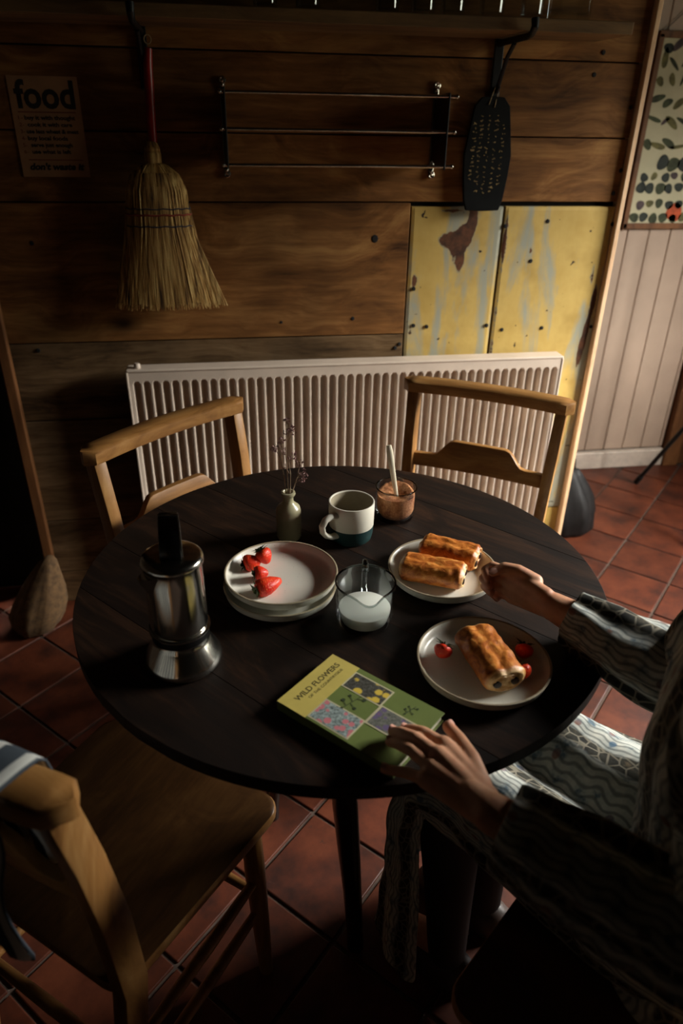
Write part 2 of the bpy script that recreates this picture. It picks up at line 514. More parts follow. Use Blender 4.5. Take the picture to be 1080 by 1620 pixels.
M['slate'] = plain('chalkboard_black', C(15, 16, 15), 0.8, 0, 0.3, 30, Specular_IOR_Level=0.15)
M['chalk'] = plain('cream_chalk', C(176, 146, 92), 0.9, 0, 0.4, 200)
M['paper_cream'] = plain('aged_cream_paper', C(186, 178, 146), 0.8, 0, 0.06, 8)
M['v_green'] = plain('print_green', C(66, 72, 44), 0.8, 0, 0.35, 40)
M['v_dark'] = plain('print_dark', C(44, 50, 42), 0.8, 0, 0.35, 40)
M['v_olive'] = plain('print_olive', C(108, 102, 56), 0.8, 0, 0.3, 40)
M['v_purple'] = plain('print_purple', C(82, 66, 66), 0.8, 0, 0.3, 40)
M['v_orange'] = plain('print_orange', C(196, 84, 44), 0.8, 0, 0.2, 40)
M['bag'] = plain('dark_leather_bag', C(19, 16, 15), 0.6, 0, 0.3, 30, 0.3, Specular_IOR_Level=0.25)
M['cover_green'] = plain('book_green', C(108, 122, 62), 0.5, 0, 0.06, 30)
M['cover_yellow'] = plain('book_yellow', C(206, 186, 98), 0.5, 0, 0.05, 30)
M['pages'] = plain('book_pages', C(220, 212, 186), 0.8)
M['cover_line'] = plain('book_cream_border', C(204, 196, 158), 0.6)
M['ink_olive'] = plain('olive_ink', C(92, 82, 36), 0.7)
M['ink_green'] = plain('dark_green_ink', C(52, 64, 34), 0.7)

def _photo(name, bg1, bg2, fl, centre, scale):
    n = NT(name)
    v = n.coords((1, 1, 1), rnd=False)
    vo = n.n('TexVoronoi', Vector=v, Scale=scale, Randomness=0.8)
    d = n.math('ADD', vo.outputs['Distance'], n.math('MULTIPLY', n.noise(v, 240, 2, 0.6), 0.15))
    c = n.ramp(n.noise(v, 220, 3, 0.7), [(0.35, bg1), (0.65, bg2)])
    c = n.mix(n.step(d, 0.54, 0.46), c, fl)
    c = n.mix(n.step(d, 0.20, 0.16), c, centre)
    return n.done(c, 0.45)
M['photo_yellow'] = _photo('yellow_flower_print', C(40, 34, 22), C(96, 96, 90), C(216, 186, 76), C(180, 140, 50), 60)
M['photo_pink'] = _photo('pink_flower_print', C(70, 84, 84), C(176, 190, 186), C(202, 122, 128), C(220, 170, 170), 75)
M['photo_purple'] = _photo('purple_flower_print', C(70, 72, 66), C(130, 130, 120), C(106, 92, 124), C(160, 90, 110), 80)
M['dry_stem'] = plain('dried_stem', C(176, 152, 126), 0.8)
M['dry_flower'] = plain('dried_mauve_floret', C(196, 156, 152), 0.85, 0, 0.3, 300)
M['shoe'] = plain('brown_leather_shoe', C(50, 32, 22), 0.5)

# ================================================================== SETTING
WY = 1.05          # front face of the plank wall
CEIL = 2.35
def struct(o):
    o['kind'] = 'structure'; return o

def slab(name, c, d, mat, bevel=0, kind=True, parent=None):
    o = MB().box((0, 0, 0), d).build(name, mat, parent, bevel=bevel, loc=c)
    if kind: struct(o)
    return o

floor = slab('floor', (0.62, 0.0, -0.045), (3.5, 3.9, 0.08), M['grout'])
# terracotta tiles, laid diagonally, joints recessed
tile_me = None
A45 = math.radians(45)
PITCH = 0.217
ti = 0
for i in range(-16, 17):
    for j in range(-16, 17):
        # coordinate along n=(1,-1)/sqrt2 and t=(1,1)/sqrt2 of the tile centre
        cn = -0.101 + (i + 0.5) * PITCH
        ct = 0.043 + (j + 0.5) * PITCH
        x = (cn + ct) * math.sqrt(0.5); y = (ct - cn) * math.sqrt(0.5)
        if not (-1.2 < x < 2.36 and -1.10 < y < 1.92): continue
        if y > 1.14 and -0.72 < x < 0.98: continue
        if y < -0.62 and x > 1.2: continue
        if tile_me is None:
            o = MB().box((0, 0, 0), (PITCH - 0.008, PITCH - 0.008, 0.012)).build('tile', M['tile'], floor, bevel=0.0025)
            tile_me = o.data
        else:
            o = bpy.data.objects.new('tile', tile_me); COL.objects.link(o); o.parent = floor
        o.location = (x - 0.62, y, 0.045 - 0.0058 + random.uniform(-0.0008, 0.0004))
        o.rotation_euler = (random.uniform(-.002, .002), random.uniform(-.002, .002), A45 + random.uniform(-.006, .006))
        ti += 1

wall_back = slab('wall_back', (0.09, WY + 0.06, CEIL / 2), (1.75, 0.07, CEIL), M['dark'])
WBO = Vector(wall_back.location)
def plank(x0, x1, z0, z1, mat, dy=0.0, name='plank'):
    g = 0.0016
    c = Vector(((x0 + x1) / 2, WY + 0.0125 + dy, (z0 + z1) / 2))
    o = MB().box((0, 0, 0), (x1 - x0 - 2 * g, 0.025, z1 - z0 - 2 * g)).build(name, mat, wall_back, bevel=0.002)
    o.location = c - WBO
    return o
XL, XR, XY = -0.785, 0.962, 0.352
rows = [(1.409, 1.586, XL, XR, 0.000, 'plank'), (1.246, 1.409, XL, XR, 0.0015, 'plank'), (0.881, 1.246, XL, XY, 0.0, 'plank'),
        (0.651, 0.881, XL, XY, 0.002, 'plank_grey'), (0.314, 0.651, XL, XY, 0.0, 'plank_grey'), (0.12, 0.314, XL, XY, 0.002, 'plank_grey'),
        (0.0, 0.12, XL, XY, 0.001, 'plank_grey'),
        (1.586, 1.79, XL, XR, 0.001, 'plank'), (1.79, 2.0, XL, XR, 0.0, 'plank'), (2.0, 2.19, XL, XR, 0.001, 'plank'), (2.19, CEIL, XL, XR, 0.0, 'plank')]
for z0, z1, x0, x1, dy, m in rows:
    plank(x0, x1, z0, z1, M[m], dy)

def yboard(x0, x1, z0, z1, spots, dy=0.0):
    g = 0.0016
    cx, cz = (x0 + x1) / 2, (z0 + z1) / 2
    w, h = x1 - x0 - 2 * g, z1 - z0 - 2 * g
    nx, nz = max(4, int(w / 0.008)), max(4, int(h / 0.010))
    vs = []; fs = []
    for k in range(nz + 1):
        for i in range(nx + 1):
            x = -w / 2 + w * i / nx; z = -h / 2 + h * k / nz
            e = min(w / 2 - abs(x), h / 2 - abs(z))
            y = -0.0125 + max(0, 0.002 - e)
            vs.append((x, y, z))
    for k in range(nz):
        for i in range(nx):
            a = k * (nx + 1) + i
            fs.append((a, a + 1, a + nx + 2, a + nx + 1))
    mb = MB(); mb.add(vs, fs)
    mb.box((0, 0.001, 0), (w, 0.022, h))
    o = mb.build('plank', M['yellow'], wall_back, fixn=False)
    at = o.data.attributes.new('bare', 'FLOAT', 'POINT')
    for v, a in zip(o.data.vertices, at.data):
        wx, wz = v.co.x + cx, v.co.z + cz
        s = 0
        for sx, sz, rx, rz, amp in spots:
            s += amp * math.exp(-((wx - sx) / rx) ** 2 - ((wz - sz) / rz) ** 2)
        a.value = min(1.2, s)
    o.location = Vector((cx, WY + 0.0125 + dy, cz)) - WBO
    o['label'] = 'yellow painted board with flaking paint'
    return o
yboard(XY + 0.003, 0.624, 0.245, 1.236, [(0.478, 1.145, 0.042, 0.022, 1.1), (0.513, 1.160, 0.022, 0.030, 1.1), (0.535, 1.200, 0.016, 0.034, 1.0), (0.506, 1.10, 0.016, 0.045, 0.95), (0.482, 1.11, 0.006, 0.03, .6), (0.47, 1.222, 0.05, 0.006, 0.75), (0.375, 1.035, 0.008, 0.022, 0.85), (0.372, 0.885, 0.012, 0.012, 0.8)], 0.003)
yboard(0.628, XR, 0.245, 1.236, [(0.925, 1.05, 0.008, 0.04, 0.75), (0.945, 0.97, 0.010, 0.05, 0.95), (0.938, 0.87, 0.011, 0.06, 0.95), (0.93, 0.80, 0.010, 0.05, 0.9), (0.72, 1.115, 0.008, 0.016, 0.65), (0.636, 1.15, 0.010, 0.10, 0.62), (0.634, 0.9, 0.008, 0.16, 0.6)], 0.001)
plank(XY + 0.003, 0.664, 0.0, 0.243, M['yellow'], 0.004)['label'] = 'short yellow board at the foot of the wall'
plank(0.664, XR, 0.0, 0.243, M['yellow'], 0.004)['label'] = 'short yellow board at the foot of the wall'
# nail heads and the dark knot hole
nail_me = None
for x, z in [(-.015, .925), (.195, .931), (.328, .839), (.341, .85), (.844, 1.607), (.828, 1.557), (.955, 1.329), (.945, 1.27), (.949, 1.484), (.633, 1.183), (.79, .888), (.953, .888), (.960, 1.187), (.375, 1.013), (.381, .905), (.422, .901), (.611, .9), (.661, .886), (.759, 1.196), (.724, 1.087), (-.663, 1.147), (-.699, .862), (0.253, 1.152)]:
    if nail_me is None:
        o = MB().lathe([(0.0042, -0.004), (0.0042, 0.0004), (0.003, 0.0012)], 9, rot=Matrix.Rotation(PI / 2, 3, 'X')).build('nail', M['dark'], wall_back)
        nail_me = o.data
    else:
        o = bpy.data.objects.new('nail', nail_me); COL.objects.link(o); o.parent = wall_back
        o.scale = (1.3, 1, 1.4)
    o.location = Vector((x, WY - 0.0005, z)) - WBO
    if (x, z) == (0.253, 1.152):
        o.scale = (2.3, 1, 2.6); o.name = 'knot_hole'

struct(MB().box((0, 0, 0), (0.014, 0.105, CEIL)).build('trim_1', M['trim'], bevel=0.002, loc=(0.970, WY + 0.035, CEIL / 2)))
struct(MB().box((0, 0, 0), (0.030, 0.024, CEIL)).build('trim_2', M['trim_dark'], bevel=0.004, loc=(-0.786, WY - 0.013, CEIL / 2)))

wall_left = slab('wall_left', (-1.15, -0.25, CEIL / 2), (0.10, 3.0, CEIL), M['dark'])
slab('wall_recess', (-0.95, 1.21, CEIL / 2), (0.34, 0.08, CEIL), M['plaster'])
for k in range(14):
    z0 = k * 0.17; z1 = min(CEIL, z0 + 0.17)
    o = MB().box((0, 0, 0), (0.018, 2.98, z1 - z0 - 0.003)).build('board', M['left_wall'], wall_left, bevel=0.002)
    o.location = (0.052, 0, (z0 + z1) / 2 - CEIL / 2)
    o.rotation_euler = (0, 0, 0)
slab('wall_partition', (0.945, 1.48, CEIL / 2), (0.05, 0.72, CEIL), M['plaster'])

wall_far = slab('wall_far', (1.62, 1.875, CEIL / 2), (1.40, 0.06, CEIL), M['dark'])
xx = 0.985
while xx < 1.86:
    x1 = min(xx + 0.095, 1.86)
    o = MB().box((0, 0, 0), (x1 - xx - 0.0025, 0.02, CEIL - 0.09)).build('panel_board', M['far_panel'], wall_far, bevel=0.004)
    o.location = Vector(((xx + x1) / 2, 1.838, 0.09 + (CEIL - 0.09) / 2)) - wall_far.location
    xx += 0.095
struct(MB().box((0, 0, 0), (0.875, 0.034, 0.085)).build('baseboard_far', M['white_trim'], bevel=0.006, loc=(1.423, 1.822, 0.0425)))
# door in the far wall beyond the panelling, with its brown casing
struct(MB().box((0, 0, 0), (0.075, 0.05, 2.06)).build('trim_3', M['trim_dark'], bevel=0.004, loc=(1.90, 1.82, 1.03)))
door = struct(MB().box((0, 0, 0), (0.34, 0.03, 2.0)).build('door_1', M['trim_dark'], bevel=0.003, loc=(2.11, 1.828, 1.0)))

# right wall with the window opening (out of frame), ceiling, wall behind the camera
wr = MB()
x = WIN['x']
wr.box((x + 0.06, (1.905 + WIN['y1']) / 2, CEIL / 2), (0.12, 1.905 - WIN['y1'], CEIL))
wr.box((x + 0.06, (-1.75 + WIN['y0']) / 2, CEIL / 2), (0.12, WIN['y0'] + 1.75, CEIL))
wr.box((x + 0.06, (WIN['y0'] + WIN['y1']) / 2, WIN['z0'] / 2), (0.12, WIN['y1'] - WIN['y0'], WIN['z0']))
wr.box((x + 0.06, (WIN['y0'] + WIN['y1']) / 2, (WIN['z1'] + CEIL) / 2), (0.12, WIN['y1'] - WIN['y0'], CEIL - WIN['z1']))
struct(wr.build('wall_right', M['plaster']))
wf = MB()
for yy in (WIN['y0'] + 0.02, (WIN['y0'] + WIN['y1']) / 2, WIN['y1'] - 0.02):
    wf.box((x + 0.08, yy, (WIN['z0'] + WIN['z1']) / 2), (0.04, 0.04, WIN['z1'] - WIN['z0']))
for zz in (WIN['z0'] + 0.02, WIN['z1'] - 0.02):
    wf.box((x + 0.08, (WIN['y0'] + WIN['y1']) / 2, zz), (0.04, WIN['y1'] - WIN['y0'], 0.04))
struct(wf.build('window_1', M['trim_dark']))
slab('ceiling', (0.62, 0.08, CEIL + 0.03), (3.64, 3.66, 0.06), M['plaster'])
slab('wall_behind', (0.62, -1.78, CEIL / 2), (3.64, 0.06, CEIL), M['plaster'])

# ================================================================== ON THE BACK WALL
# --- food poster
px0, px1, pz0, pz1 = -0.652, -0.491, 1.305, 1.523
fp = thing('food_poster', 'brown paper poster with black food rhyme, pinned left of the broom', 'poster', (px0, WY - 0.001, pz0))
pw, ph = px1 - px0, pz1 - pz0
MB().box((pw / 2, 0, ph / 2), (pw, 0.0012, ph)).build('sheet', M['kraft'], fp)
WT = Matrix(((1, 0, 0, 0), (0, 0, -1, -0.0009), (0, 1, 0, 0), (0, 0, 0, 1)))
def wtext(name, s, x, z, size, mat, w=None, bold=0.0, shear=None):
    o = text_mesh(name, s, size, mat, fp, Matrix.Identity(4), 'LEFT', bold)
    xs = [v.co.x for v in o.data.vertices]
    k = (w / (max(xs) - min(xs))) if w else 1.0
    x0 = min(xs)
    for v in o.data.vertices:
        v.co.x = (v.co.x - x0) * k + (v.co.y * shear if shear else 0)
    o.data.transform(Matrix.Translation((x, 0, z)) @ WT)
    return o
wtext('lettering', 'food', 0.012, 0.152, 0.082, M['ink'], 0.138, 0.0022)
MB().box((0.081, -0.0008, 0.1425), (0.134, 0.0004, 0.0022)).build('printed_line', M['ink_red'], fp)
for i, (s, w) in enumerate([('buy it with thought', .118), ('cook it with care', .104), ('use less wheat & meat', .122), ('buy local foods', .094), ('serve just enough', .098), ('use what is left', .092)]):
    zt = 0.1265 - i * 0.0148
    wtext('lettering', '%d-' % (i + 1), 0.012 , zt, 0.0115, M['ink_red'], 0.010)
    wtext('lettering', s, 0.026 + (0.005 if i in (1, 4, 5) else 0), zt, 0.0125, M['ink'], w, 0.0004)
MB().box((0.084, -0.0008, 0.0385), (0.128, 0.0004, 0.0020)).build('printed_line', M['ink_red'], fp)
wtext('lettering', "don't waste it", 0.018, 0.0165, 0.020, M['ink'], 0.130, 0.0010, 0.25)

# --- broom
bx, bz = -0.327, 0.99
br = thing('broom', 'corn broom with red handle hanging bristles down on the plank wall', 'broom', (bx, WY - 0.056, bz))
def broom_half(z):      # half width at height above bristle tips
    pts = [(0.0, 0.138), (0.10, 0.113), (0.20, 0.085), (0.247, 0.080), (0.29, 0.077), (0.325, 0.062), (0.345, 0.038), (0.352, 0.020)]
    for (a, wa), (b, wb) in zip(pts, pts[1:]):
        if z <= b: return wa + (wb - wa) * (z - a) / (b - a)
    return 0.018
def broom_dep(z): return 0.020 + 0.012 * max(0, min(1, (0.34 - z) / 0.12)) - 0.006 * max(0, (0.2 - z) / 0.2)
rings = []
zs = [0.012, 0.05, 0.1, 0.15, 0.2, 0.225, 0.247, 0.27, 0.29, 0.31, 0.325, 0.337, 0.346, 0.352]
NB = 96
for z in zs:
    r_ = []
    for i in range(NB):
        a = 2 * PI * i / NB
        k = 1 + (0.10 if i % 2 else -0.04) * (1 if z < 0.3 else 0.5) + 0.06 * mnoise.noise(Vector((i * 0.7, z * 4, 0)))
        ca, sa = math.cos(a), math.sin(a)
        ca = math.copysign(abs(ca) ** 0.8, ca)
        r_.append((broom_half(z) * ca * 0.985, broom_dep(z) * sa * k, z + (random.uniform(-0.006, 0.004) if z == 0.012 else 0)))
    rings.append(r_)
MB().loft(rings).build('bristle_head', M['straw'], br, smooth=True, angle=60)
st = MB()
for i in range(420):
    t = random.uniform(-1, 1); top = random.choice((0.245, 0.20, 0.28, 0.30)) if i % 3 else 0.33
    z_end = random.uniform(-0.006, 0.012)
    front = random.choice((-1, -1, -1, 0.6))
    pts = []
    for k in range(5):
        z = top + (z_end - top) * k / 4
        yy = front * broom_dep(z) * math.sqrt(max(0, 1 - t * t)) * 1.07
        pts.append((broom_half(max(z, 0)) * t * (1 + 0.02 * math.sin(i + k)) + 0.004 * math.sin(i * 3.1 + k * 0.9) * (k / 4), yy, z))
    st.tube(pts, [0.0009, 0.0012, 0.0012, 0.0011, 0.0008], seg=4)
for i in range(14):   # stray straws on the right corner
    x0 = 0.118 + random.uniform(0, 0.016)
    st.tube([(x0 * 0.62, -0.012, 0.2), (x0, -0.012, 0.07), (x0 * 1.14 + random.uniform(0, .012), -0.012, random.uniform(0.0, 0.012))], 0.0009, seg=4)
tag(st.build('straw', M['straw'], br), kind='stuff')
for z, m, r in ((0.248, 'navy', 0.0016), (0.234, 'red_cord', 0.0024), (0.207, 'navy', 0.0017)):
    pts = []
    for i in range(48):
        a = 2 * PI * i / 48
        ca, sa = math.cos(a), math.sin(a)
        pts.append((broom_half(z) * math.copysign(abs(ca) ** 0.8, ca) * 1.01, broom_dep(z) * sa * 1.10, z + 0.0012 * math.sin(i * 1.9)))
    rgs = []
    for i, p in enumerate(pts):
        p = Vector(p); o_ = Vector((p.x, p.y * 4, 0)).normalized()
        rgs.append([p + o_ * r * math.cos(q) + Vector((0, 0, r * math.sin(q))) for q in [2 * PI * j / 6 for j in range(6)]])
    o = MB().loft(rgs, loop=True).build('binding', M[m], br, smooth=True)
    o['label'] = ('navy' if m == 'navy' else 'red') + ' stitched binding'
MB().lathe([(0.018, 0.345), (0.0205, 0.352), (0.021, 0.372), (0.0185, 0.378), (0.0195, 0.381), (0.0185, 0.385), (0.014, 0.396), (0.0115, 0.400)], 20).build('neck', M['straw'], br, smooth=True)
MB().tube([(0.003, 0, 0.385), (0.005, 0.0, 0.45), (0.010, 0.0, 0.56), (0.0145, 0, 0.592)], [0.0105, 0.0115, 0.011, 0.009], 14).build('handle', M['red_paint'], br, smooth=True)
lp = [(0.0145 + 0.008 * math.sin(a), 0.0, 0.600 + 0.009 * (1 - math.cos(a))) for a in [2 * PI * i / 16 for i in range(17)]]
MB().tube(lp, 0.0012, 6).build('hanging_loop', M['twine'], br, smooth=True)

# --- black iron shelf brackets
def iron_bracket(x, label):
    b = thing('shelf_bracket', label, 'bracket', (x, WY, 1.50), group='iron shelf brackets')
    MB().box((0, -0.004, 0.064), (0.024, 0.008, 0.128)).build('wall_plate', M['iron'], b, bevel=0.002)
    pts = [(0, -0.006, 0.118), (0, -0.05, 0.119), (0, -0.12, 0.119), (0, -0.19, 0.119), (0, -0.215, 0.122), (0, -0.228, 0.135), (0, -0.224, 0.150)]
    MB().tube(pts, [0.008, 0.0075, 0.0075, 0.0075, 0.0075, 0.0085, 0.0095], 10, up=(1, 0, 0)).build('arm', M['iron'], b, smooth=True)
    pts = [(0, -0.008, 0.012), (0, -0.03, 0.03), (0, -0.07, 0.085), (0, -0.11, 0.112)]
    MB().tube(pts, 0.0055, 8, up=(1, 0, 0)).build('brace', M['iron'], b, smooth=True)
    MB().tube([(0, -0.008, 0.02), (0, -0.026, 0.012), (0, -0.034, 0.020), (0, -0.028, 0.03)], 0.004, 8, up=(1, 0, 0)).build('hook', M['iron'], b, smooth=True)
    return b
iron_bracket(0.557, 'black iron shelf bracket above the hanging chalkboard tag')
iron_bracket(-0.330, 'black iron shelf bracket above the red broom handle')

# --- shelf and glasses
sh = thing('wall_shelf', 'long wooden shelf board across the top of the plank wall', 'shelf', (0.0, WY - 0.005, 1.628))
MB().box((0.02, -0.098, 0.013), (1.58, 0.196, 0.026)).build('shelf_board', M['shelf'], sh, bevel=0.002)
SZ = 1.655
def tumbler(x, y, label, h=0.10, r=0.03, name='glass_tumbler', seg=24):
    t = thing(name, label, 'glass', (x, y, SZ), group='glassware on the shelf')
    MB().lathe([(r * 0.8, 0), (r * 0.86, 0.003), (r, h), (r - 0.002, h), (r * 0.84, 0.010), (1e-5, 0.009)], seg).build('glass_body', M['glass_green'], t, smooth=True)
    return t
for x, lb, r in [(-0.045, 'clear glass tumbler furthest left on the shelf', 0.03), (0.05, 'clear glass tumbler second from the left on the shelf', 0.031),
                 (0.231, 'clear glass tumbler standing alone mid shelf above the towel rail', 0.03), (0.314, 'clear glass tumbler above the right end of the towel rail', 0.031),
                 (0.384, 'clear glass tumbler left of the bracket above the chalkboard tag', 0.032), (0.478, 'clear glass tumbler directly above the chalkboard tag', 0.033),
                 (0.575, 'clear glass tumbler above the curled bracket tip', 0.03)]:
    tumbler(x, 0.90, lb, 0.10 + 0.01 * math.sin(x * 40), r)
t = thing('square_jar', 'wide square glass jar at the right end of the shelf', 'jar', (0.672, 0.91, SZ))
def sq(hw, z, n=3): return [(hw * sx, hw * sy, z) for sx, sy in ((-1, -1), (1, -1), (1, 1), (-1, 1))]
MB().loft([sq(.036, 0), sq(.038, .01), sq(.038, .12), sq(.026, .14), sq(.026, .15), sq(.0235, .15), sq(.0235, .139), sq(.034, .118), sq(.034, .014)]).build('jar_body', M['glass_green'], t, bevel=0.003)
MB().lathe([(0.03, 0.151), (0.032, 0.156), (0.032, 0.168), (0.028, 0.172)], 20).build('lid', M['iron'], t, smooth=True)

# --- chrome towel rail
tr = thing('towel_rail', 'three bar chrome rail with scrolled end brackets, empty, on the plank wall', 'towel rail', (0.13, WY, 1.42))
for z in (0.077, 0.0, -0.078):
    MB().tube([(-0.285, -0.118, z), (0.292, -0.118, z)], 0.0042, 12).build('rail', M['chrome'], tr, smooth=True)
for s, x in ((-1, -0.277), (1, 0.270)):
    bk = MB().box((x, -0.003, -0.003), (0.014, 0.006, 0.200)).build('end_bracket', M['chrome'], tr, bevel=0.002)
    sp = [(0.0085 * (1 - i / 22) * math.cos(-PI / 2 + i * 0.5), 0, 0.0085 * (1 - i / 22) * math.sin(-PI / 2 + i * 0.5)) for i in range(18)]
    MB().tube([(x + p[0], -0.006, 0.104 + p[2]) for p in sp], 0.0035, 8).build('scroll', M['chrome'], bk, smooth=True)
    MB().tube([(x + p[0], -0.006, -0.106 - p[2]) for p in sp], 0.0035, 8).build('scroll', M['chrome'], bk, smooth=True)
    for z in (0.094, -0.096):
        MB().sphere((x, -0.008, z), 0.005, 10, 7, (1, 0.6, 1)).build('screw', M['chrome'], bk, smooth=True)
    # dark side plate carrying the three rails
    poly = [(x, 0, 0.070), (x, -0.05, 0.083), (x, -0.124, 0.085), (x, -0.124, -0.086), (x, -0.05, -0.084), (x, 0, -0.070)]
    MB().prism(poly, (1, 0, 0), 0.004).build('side_plate', M['iron'], bk, bevel=0.001)
    for z in (0.077, 0.0, -0.078):
        MB().sphere((x + (0.022 if s > 0 else -0.008), -0.118, z), 0.0058, 10, 8).build('finial', M['chrome'], bk, smooth=True)

# --- chalkboard tag on its string
ct = thing('chalkboard_tag', 'long black chalkboard tag with faded writing hung from the right bracket', 'sign', (0.548, WY - 0.028, 1.365))
half = [(0.030, 0.135), (0.048, 0.115), (0.057, 0.06), (0.066, 0.0), (0.063, -0.05), (0.056, -0.11), (0.047, -0.137), (0.0, -0.139)]
poly = [(0.0, 0.137)] + half + [(-a, b) for a, b in reversed(half[:-1])]
MB().prism([(a, 0, b) for a, b in poly], (0, 1, 0), 0.010).build('board', M['slate'], ct, bevel=0.002)
cm = MB()
rr = random.Random(3)
for col, (cx_, n_) in enumerate([(-0.043, 13), (-0.025, 17), (-0.006, 18), (0.016, 17), (0.036, 13)]):
    z = 0.093 if col in (1, 2, 3) else 0.075
    for k in range(n_):
        if rr.random() < 0.16: z -= 0.006
        w = rr.uniform(0.006, 0.011)
        zz = z - rr.uniform(0, 0.002)
        for q in range(2):
            a = (cx_ + rr.uniform(-w, w) * 0.6, -0.0006, zz + rr.uniform(-.003, .003)); b = (cx_ + rr.uniform(-w, w) * 0.8, -0.0006, zz + rr.uniform(-.003, .003))
            d = (Vector(b) - Vector(a)); 
            if d.length < 0.002: continue
            nn = Vector((d.z, 0, -d.x)).normalized() * 0.0010
            cm.add([Vector(a) + nn, Vector(b) + nn, Vector(b) - nn, Vector(a) - nn], [(0, 1, 2, 3)])
        z -= 0.0105
tag(cm.build('chalk_writing', M['chalk'], ct), kind='stuff')
MB().tube([(-0.012, -0.002, 0.118), (0.002, 0.004, 0.155), (0.008, 0.008, 0.165), (0.012, 0.004, 0.15), (0.004, -0.002, 0.112)], 0.0012, 6).build('string', M['twine'], ct, smooth=True)

# --- radiator
ra = thing('radiator', 'cream ribbed panel radiator on the wall behind both chairs', 'radiator', (0.19, 0.97, 0.0))
RX0, RX1, RZ0, RZ1 = -0.648, 0.648, 0.15, 0.815
NF = 48
fx0, fx1 = RX0 + 0.012, RX1 - 0.010
pitch = (fx1 - fx0) / NF
zt, zb = RZ1 - 0.030, RZ0 + 0.03
zrows = [RZ0, zb - 0.008, zb - 0.004, zb, zb + 0.003, zb + 0.006, zb + 0.010, 0.3, 0.45, 0.6, zt - 0.010, zt - 0.006, zt - 0.003, zt, zt + 0.004, zt + 0.008, RZ1]
cols = []
prof = [(0.0, 0.0), (0.09, 0.03), (0.16, 0.25), (0.24, 0.75), (0.33, 1.0), (0.67, 1.0), (0.76, 0.75), (0.84, 0.25), (0.91, 0.03)]
xs = [(RX0, 0)]
for i in range(NF):
    for f, d in prof: xs.append((fx0 + pitch * (i + f), d, f))
xs += [(fx1, 0), (RX1, 0)]
vs = []; fs = []
for z in zrows:
    for e in xs:
        x_, d = e[0], e[1]
        f = e[2] if len(e) > 2 else 0
        k = 1.0
        if d > 0:
            half_w = 0.5
            off = abs(f - 0.5) / 0.41
            lim = 0.010 * math.sqrt(max(0, 1 - min(1, off) ** 2))
            top = zt - 0.010 + lim; bot = zb + 0.010 - lim
            k = max(0, min(1, (top - z) / 0.003 + 0.5)) * max(0, min(1, (z - bot) / 0.003 + 0.5))
        vs.append((x_, 0.026 * d * k, z))
n = len(xs)
for r in range(len(zrows) - 1):
    for i in range(n - 1):
        a = r * n + i
        fs.append((a, a + 1, a + n + 1, a + n))
MB().add(vs, fs).build('ribbed_panel', M['radiator'], ra, smooth=True, angle=50, fixn=False)
MB().box((0, 0.041, (RZ0 + RZ1) / 2), (RX1 - RX0 - 0.006, 0.026, RZ1 - RZ0 - 0.01)).build('back_panel', M['radiator'], ra, bevel=0.004)
MB().box((0, 0.025, RZ1 + 0.003), (RX1 - RX0, 0.054, 0.008)).build('top_cap', M['radiator'], ra, bevel=0.003)
for s in (-1, 1):
    MB().box((s * (RX1 - 0.001), 0.018, (RZ0 + RZ1) / 2), (0.006, 0.040, RZ1 - RZ0)).build('side_panel', M['radiator'], ra, bevel=0.002)
MB().lathe([(0.009, 0), (0.009, 0.012), (0.006, 0.016)], 12, (RX0 + 0.03, 0.018, RZ1 + 0.005)).build('bleed_valve', M['radiator'], ra, smooth=True)
MB().tube([(RX0 + 0.03, 0.03, RZ0 + 0.02), (RX0 + 0.03, 0.03, 0.06), (RX0 + 0.03, 0.03, 0.002)], 0.008, 10).build('pipe', M['radiator'], ra, smooth=True)
for sx in (-0.4, 0.4):
    MB().box((sx, 0.061, 0.5), (0.03, 0.032, 0.5)).build('wall_bracket', M['iron'], ra)

# ================================================================== FAR ALCOVE
vp = thing('vegetable_chart', 'framed cream chart of printed vegetables on the far panelled wall', 'poster', (1.425, 1.826, 1.078))
MB().box((0.215, -0.003, 0.32), (0.43, 0.004, 0.64)).build('sheet', M['paper_cream'], vp)
for nm, c, d in (('frame_side', (0.009, -0.006, 0.32), (0.020, 0.018, 0.66)), ('frame_side', (0.421, -0.006, 0.32), (0.020, 0.018, 0.66)), ('frame_rail', (0.215, -0.006, 0.004), (0.43, 0.018, 0.022)), ('frame_rail', (0.215, -0.006, 0.648), (0.43, 0.018, 0.022))):
    MB().box(c, d).build(nm, M['trim_dark'], vp, bevel=0.002)
vm = [M['v_green'], M['v_dark'], M['v_olive'], M['v_purple'], M['v_orange']]
pr = MB(); rr = random.Random(11)
def veg(x, z, rx, rz, mi, n=16):
    a0 = rr.uniform(0, PI); ca, sa = math.cos(a0), math.sin(a0)
    ps = []
    for i in range(n):
        t_ = 2 * PI * i / n; k = 1 + 0.07 * math.sin(3 * t_ + a0 * 5)
        u, w = rx * k * math.cos(t_), rz * k * math.sin(t_)
        ps.append((x + u * ca - w * sa, -0.0055, z + u * sa + w * ca))
    pr.add(ps, [tuple(range(n))], mi)
